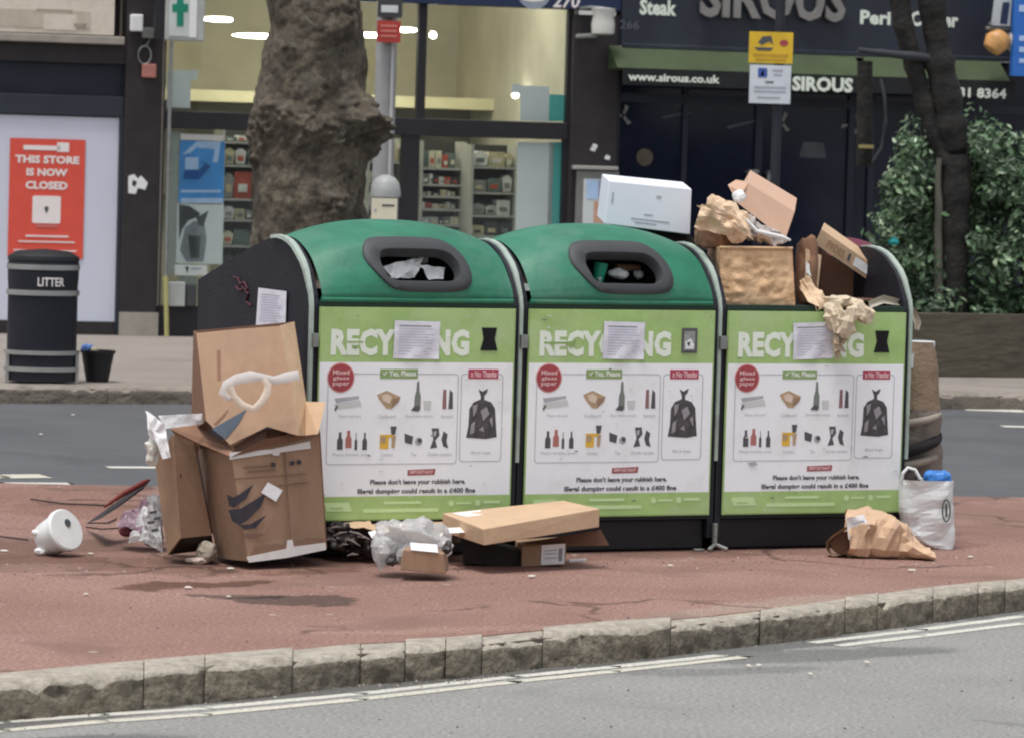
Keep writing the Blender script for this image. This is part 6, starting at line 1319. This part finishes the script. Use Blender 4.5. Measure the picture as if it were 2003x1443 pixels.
mb = MB(); f_ = hx(mb, M_card, [(788, 1074), (868, 1082), (872, 1122), (782, 1114)], [Yx-.13, Yx-.11, Yx-.11, Yx-.13], (.01, .2, .0)); tag(mb.build('small_carton', bevel=.004), 'small brown carton showing through the clear plastic bag', 'box')
mb = MB(); mb.slab(M_papw, [P(802, 1060, Yx-.11), P(855, 1064, Yx-.10), P(857, 1080, Yx-.12), P(804, 1075, Yx-.13)], (0, .004, 0)); tag(mb.build('white_sticker'), 'white sticker on top of the small carton in the clear bag', 'sticker')
# flat box on top
t = thing('flat_box', 'flat closed tan cardboard box resting on the rubbish in front of the bins', 'box', P(1050, 1060, 17.9))
T4 = [P(866, 1003, 18.0), P(1103, 978, 18.32), P(1173, 994, 18.0), P(945, 1034, 17.62)]
mb = MB(); hd = Vector((0, 0, -.082)); Bt = [T4[0]+hd, T4[1]+hd, T4[2]+hd, T4[3]+Vector((.006, 0, -.071))]
mb.hexa(M_cardl, T4, Bt); mb.build('box_body', t, world=True, bevel=.003)
mb = MB(); mb.slab(M_papw, [a+ez*.002 for a in (T4[0].lerp(T4[1], .05).lerp(T4[3].lerp(T4[2], .05), .08), T4[0].lerp(T4[1], .28).lerp(T4[3].lerp(T4[2], .28), .08), T4[0].lerp(T4[1], .22).lerp(T4[3].lerp(T4[2], .22), .34), T4[0].lerp(T4[1], .08).lerp(T4[3].lerp(T4[2], .08), .34))], (0, 0, .001)); mb.build('white_label', t, world=True)
# small carton with shipping label
t = thing('labelled_carton', 'small cardboard box with white shipping label propping up the flat box', 'box', G(1060, 1108))
Yz = G(1060, 1108).y
mb = MB(); f_ = hx(mb, M_card, [(1021, 1068), (1108, 1062), (1106, 1104), (1020, 1108)], [Yz, Yz+.03, Yz+.03, Yz], (-.03, .3, 0)); mb.build('box_body', t, world=True, bevel=.003)
mb = MB(); mb.slab(M_papw, [p+Vector((0, -.004, 0)) for p in onface(f_, .44, .0, .97, .94)], (0, .002, 0))
for a in (.25, .4, .62): mb.slab(M_ink2, [p+Vector((0, -.006, 0)) for p in onface(f_, .52, a, .8, a+.05)], (0, .001, 0))
for a in (.84, .87, .9): mb.slab(M_ink, [p+Vector((0, -.006, 0)) for p in onface(f_, a, .2, a+.015, .8)], (0, .001, 0))
mb.build('shipping_label', t, world=True)
mb = MB(); hx(mb, M_brownblack, [(905, 1050), (1022, 1078), (1021, 1108), (905, 1102)], [17.95, Yz+.03, Yz+.03, 17.95], (0, .18, 0)); tag(mb.build('shaded_box_side', bevel=.003), 'left side of the labelled carton, its shadow put into a near-black colour', 'box')  # box side in shadow, painted as a near-black block of its own
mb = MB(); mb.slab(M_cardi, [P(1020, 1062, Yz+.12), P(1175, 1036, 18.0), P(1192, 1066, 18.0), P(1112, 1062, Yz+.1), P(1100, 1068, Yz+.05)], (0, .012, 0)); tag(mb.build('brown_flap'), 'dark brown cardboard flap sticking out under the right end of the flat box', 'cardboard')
mb = MB(); mb.tube(M_papw, [G(1112, 1096, .14), G(1146, 1094, .14)], [.008, .006], 7); tag(mb.build('white_stick', smooth=50), 'short white stick on the ground right of the labelled carton', 'stick')
# scraps on the ground
random.seed(14); M_scrap = mat('scrap_paper', (.6, .56, .5), .7, .1, 20)
SC = [(168, 1163, 'pale scrap on the red surface at the left'), (370, 1150, 'pale scrap in the damp streak'), (447, 1168, 'pale scrap on the dark patch'), (8, 1078, 'pale scrap near the left edge by the tub'), (178, 1084, 'pale scrap right of the white tub'), (450, 1113, 'pale scrap below the large carton'),
      (1312, 1107, 'pale fleck in front of the middle bin'), (1785, 1116, 'pale fleck below the kraft bag'), (1898, 1090, 'pale fleck right of the white carrier bag'), (1040, 1128, 'pale fleck below the labelled carton'), (1200, 1302, 'x')]
for u, v, lb_ in SC[:-1]:
    c = G(u, v, .123); mb = MB(); s_ = random.uniform(.014, .024)
    crumple_blob(mb, M_scrap, c+ez*.004, (s_, s_*.7, .006), random.random()*9, .4, 30, .9, floor=.1225, n=14); tag(mb.build('paper_scrap', smooth=30), lb_, 'scrap', 'paper scraps on the ground')
for u, v, lb_ in ((1697, 1297, 'white fleck on the dark strip of road near the kerb'), (1465, 1304, 'left of two white flecks below the end of the road lines'), (1484, 1303, 'right of two white flecks below the end of the road lines'), (1585, 1319, 'white fleck on the grey road right of the paired flecks'), (1400, 1263, 'white crumbs at the foot of the kerb'), (1208, 1281, 'white pebble in the gutter'), (143, 812, 'pale fleck on the far road'), (80, 850, 'faint fleck on the far road')):
    c = G(u, v, .01); mb = MB(); s_ = random.uniform(.012, .018); crumple_blob(mb, M_scrap, c+ez*.004, (s_, s_*.7, .008), random.random()*9, .4, 30, .9, n=14); tag(mb.build('paper_scrap', smooth=30), lb_, 'scrap', 'paper scraps on the ground')
# grit and crumbs in the gutter and along the foot of the bins: nobody could count it
mb = MB(); rg = random.Random(77); GRM = [mat('grit_dark', (.07, .06, .05), .9), mat('grit_brown', (.2, .15, .1), .9), mat('grit_pale', (.42, .4, .36), .9)]
for _ in range(900):
    q_ = rg.random()
    if q_ < .5:
        u = rg.uniform(-50, 2050); v = interp([(a, c_) for a, b, c_, d in KP], u)+abs(rg.gauss(0, 5))+2; z_ = .001
    elif q_ < .85:
        u = rg.uniform(0, 1900); v = 1092-.010*u+abs(rg.gauss(0, 22)); z_ = .1185
    else: u = rg.uniform(-20, 2020); v = rg.uniform(1100, 1440); z_ = .1185 if v < interp([(a, d) for a, b, c_, d in KP], u) else .001
    c_ = G(u, v, z_); r0 = rg.uniform(.0025, .007); m_ = rg.choices(GRM, (5, 4, 2))[0]; a0 = rg.random()*6
    base = [c_+Vector((math.cos(a0+k_*2.1)*r0*rg.uniform(.8, 1.6), math.sin(a0+k_*2.1)*r0, 0)) for k_ in range(3)]
    mb.add(base+[c_+Vector((0, 0, r0*.9))], [(0, 1, 3), (1, 2, 3), (2, 0, 3)], m_)
tag(mb.build('grit', fix=False), 'fine grit and crumbs scattered in the gutter and on the red surface', 'grit', kind='stuff')
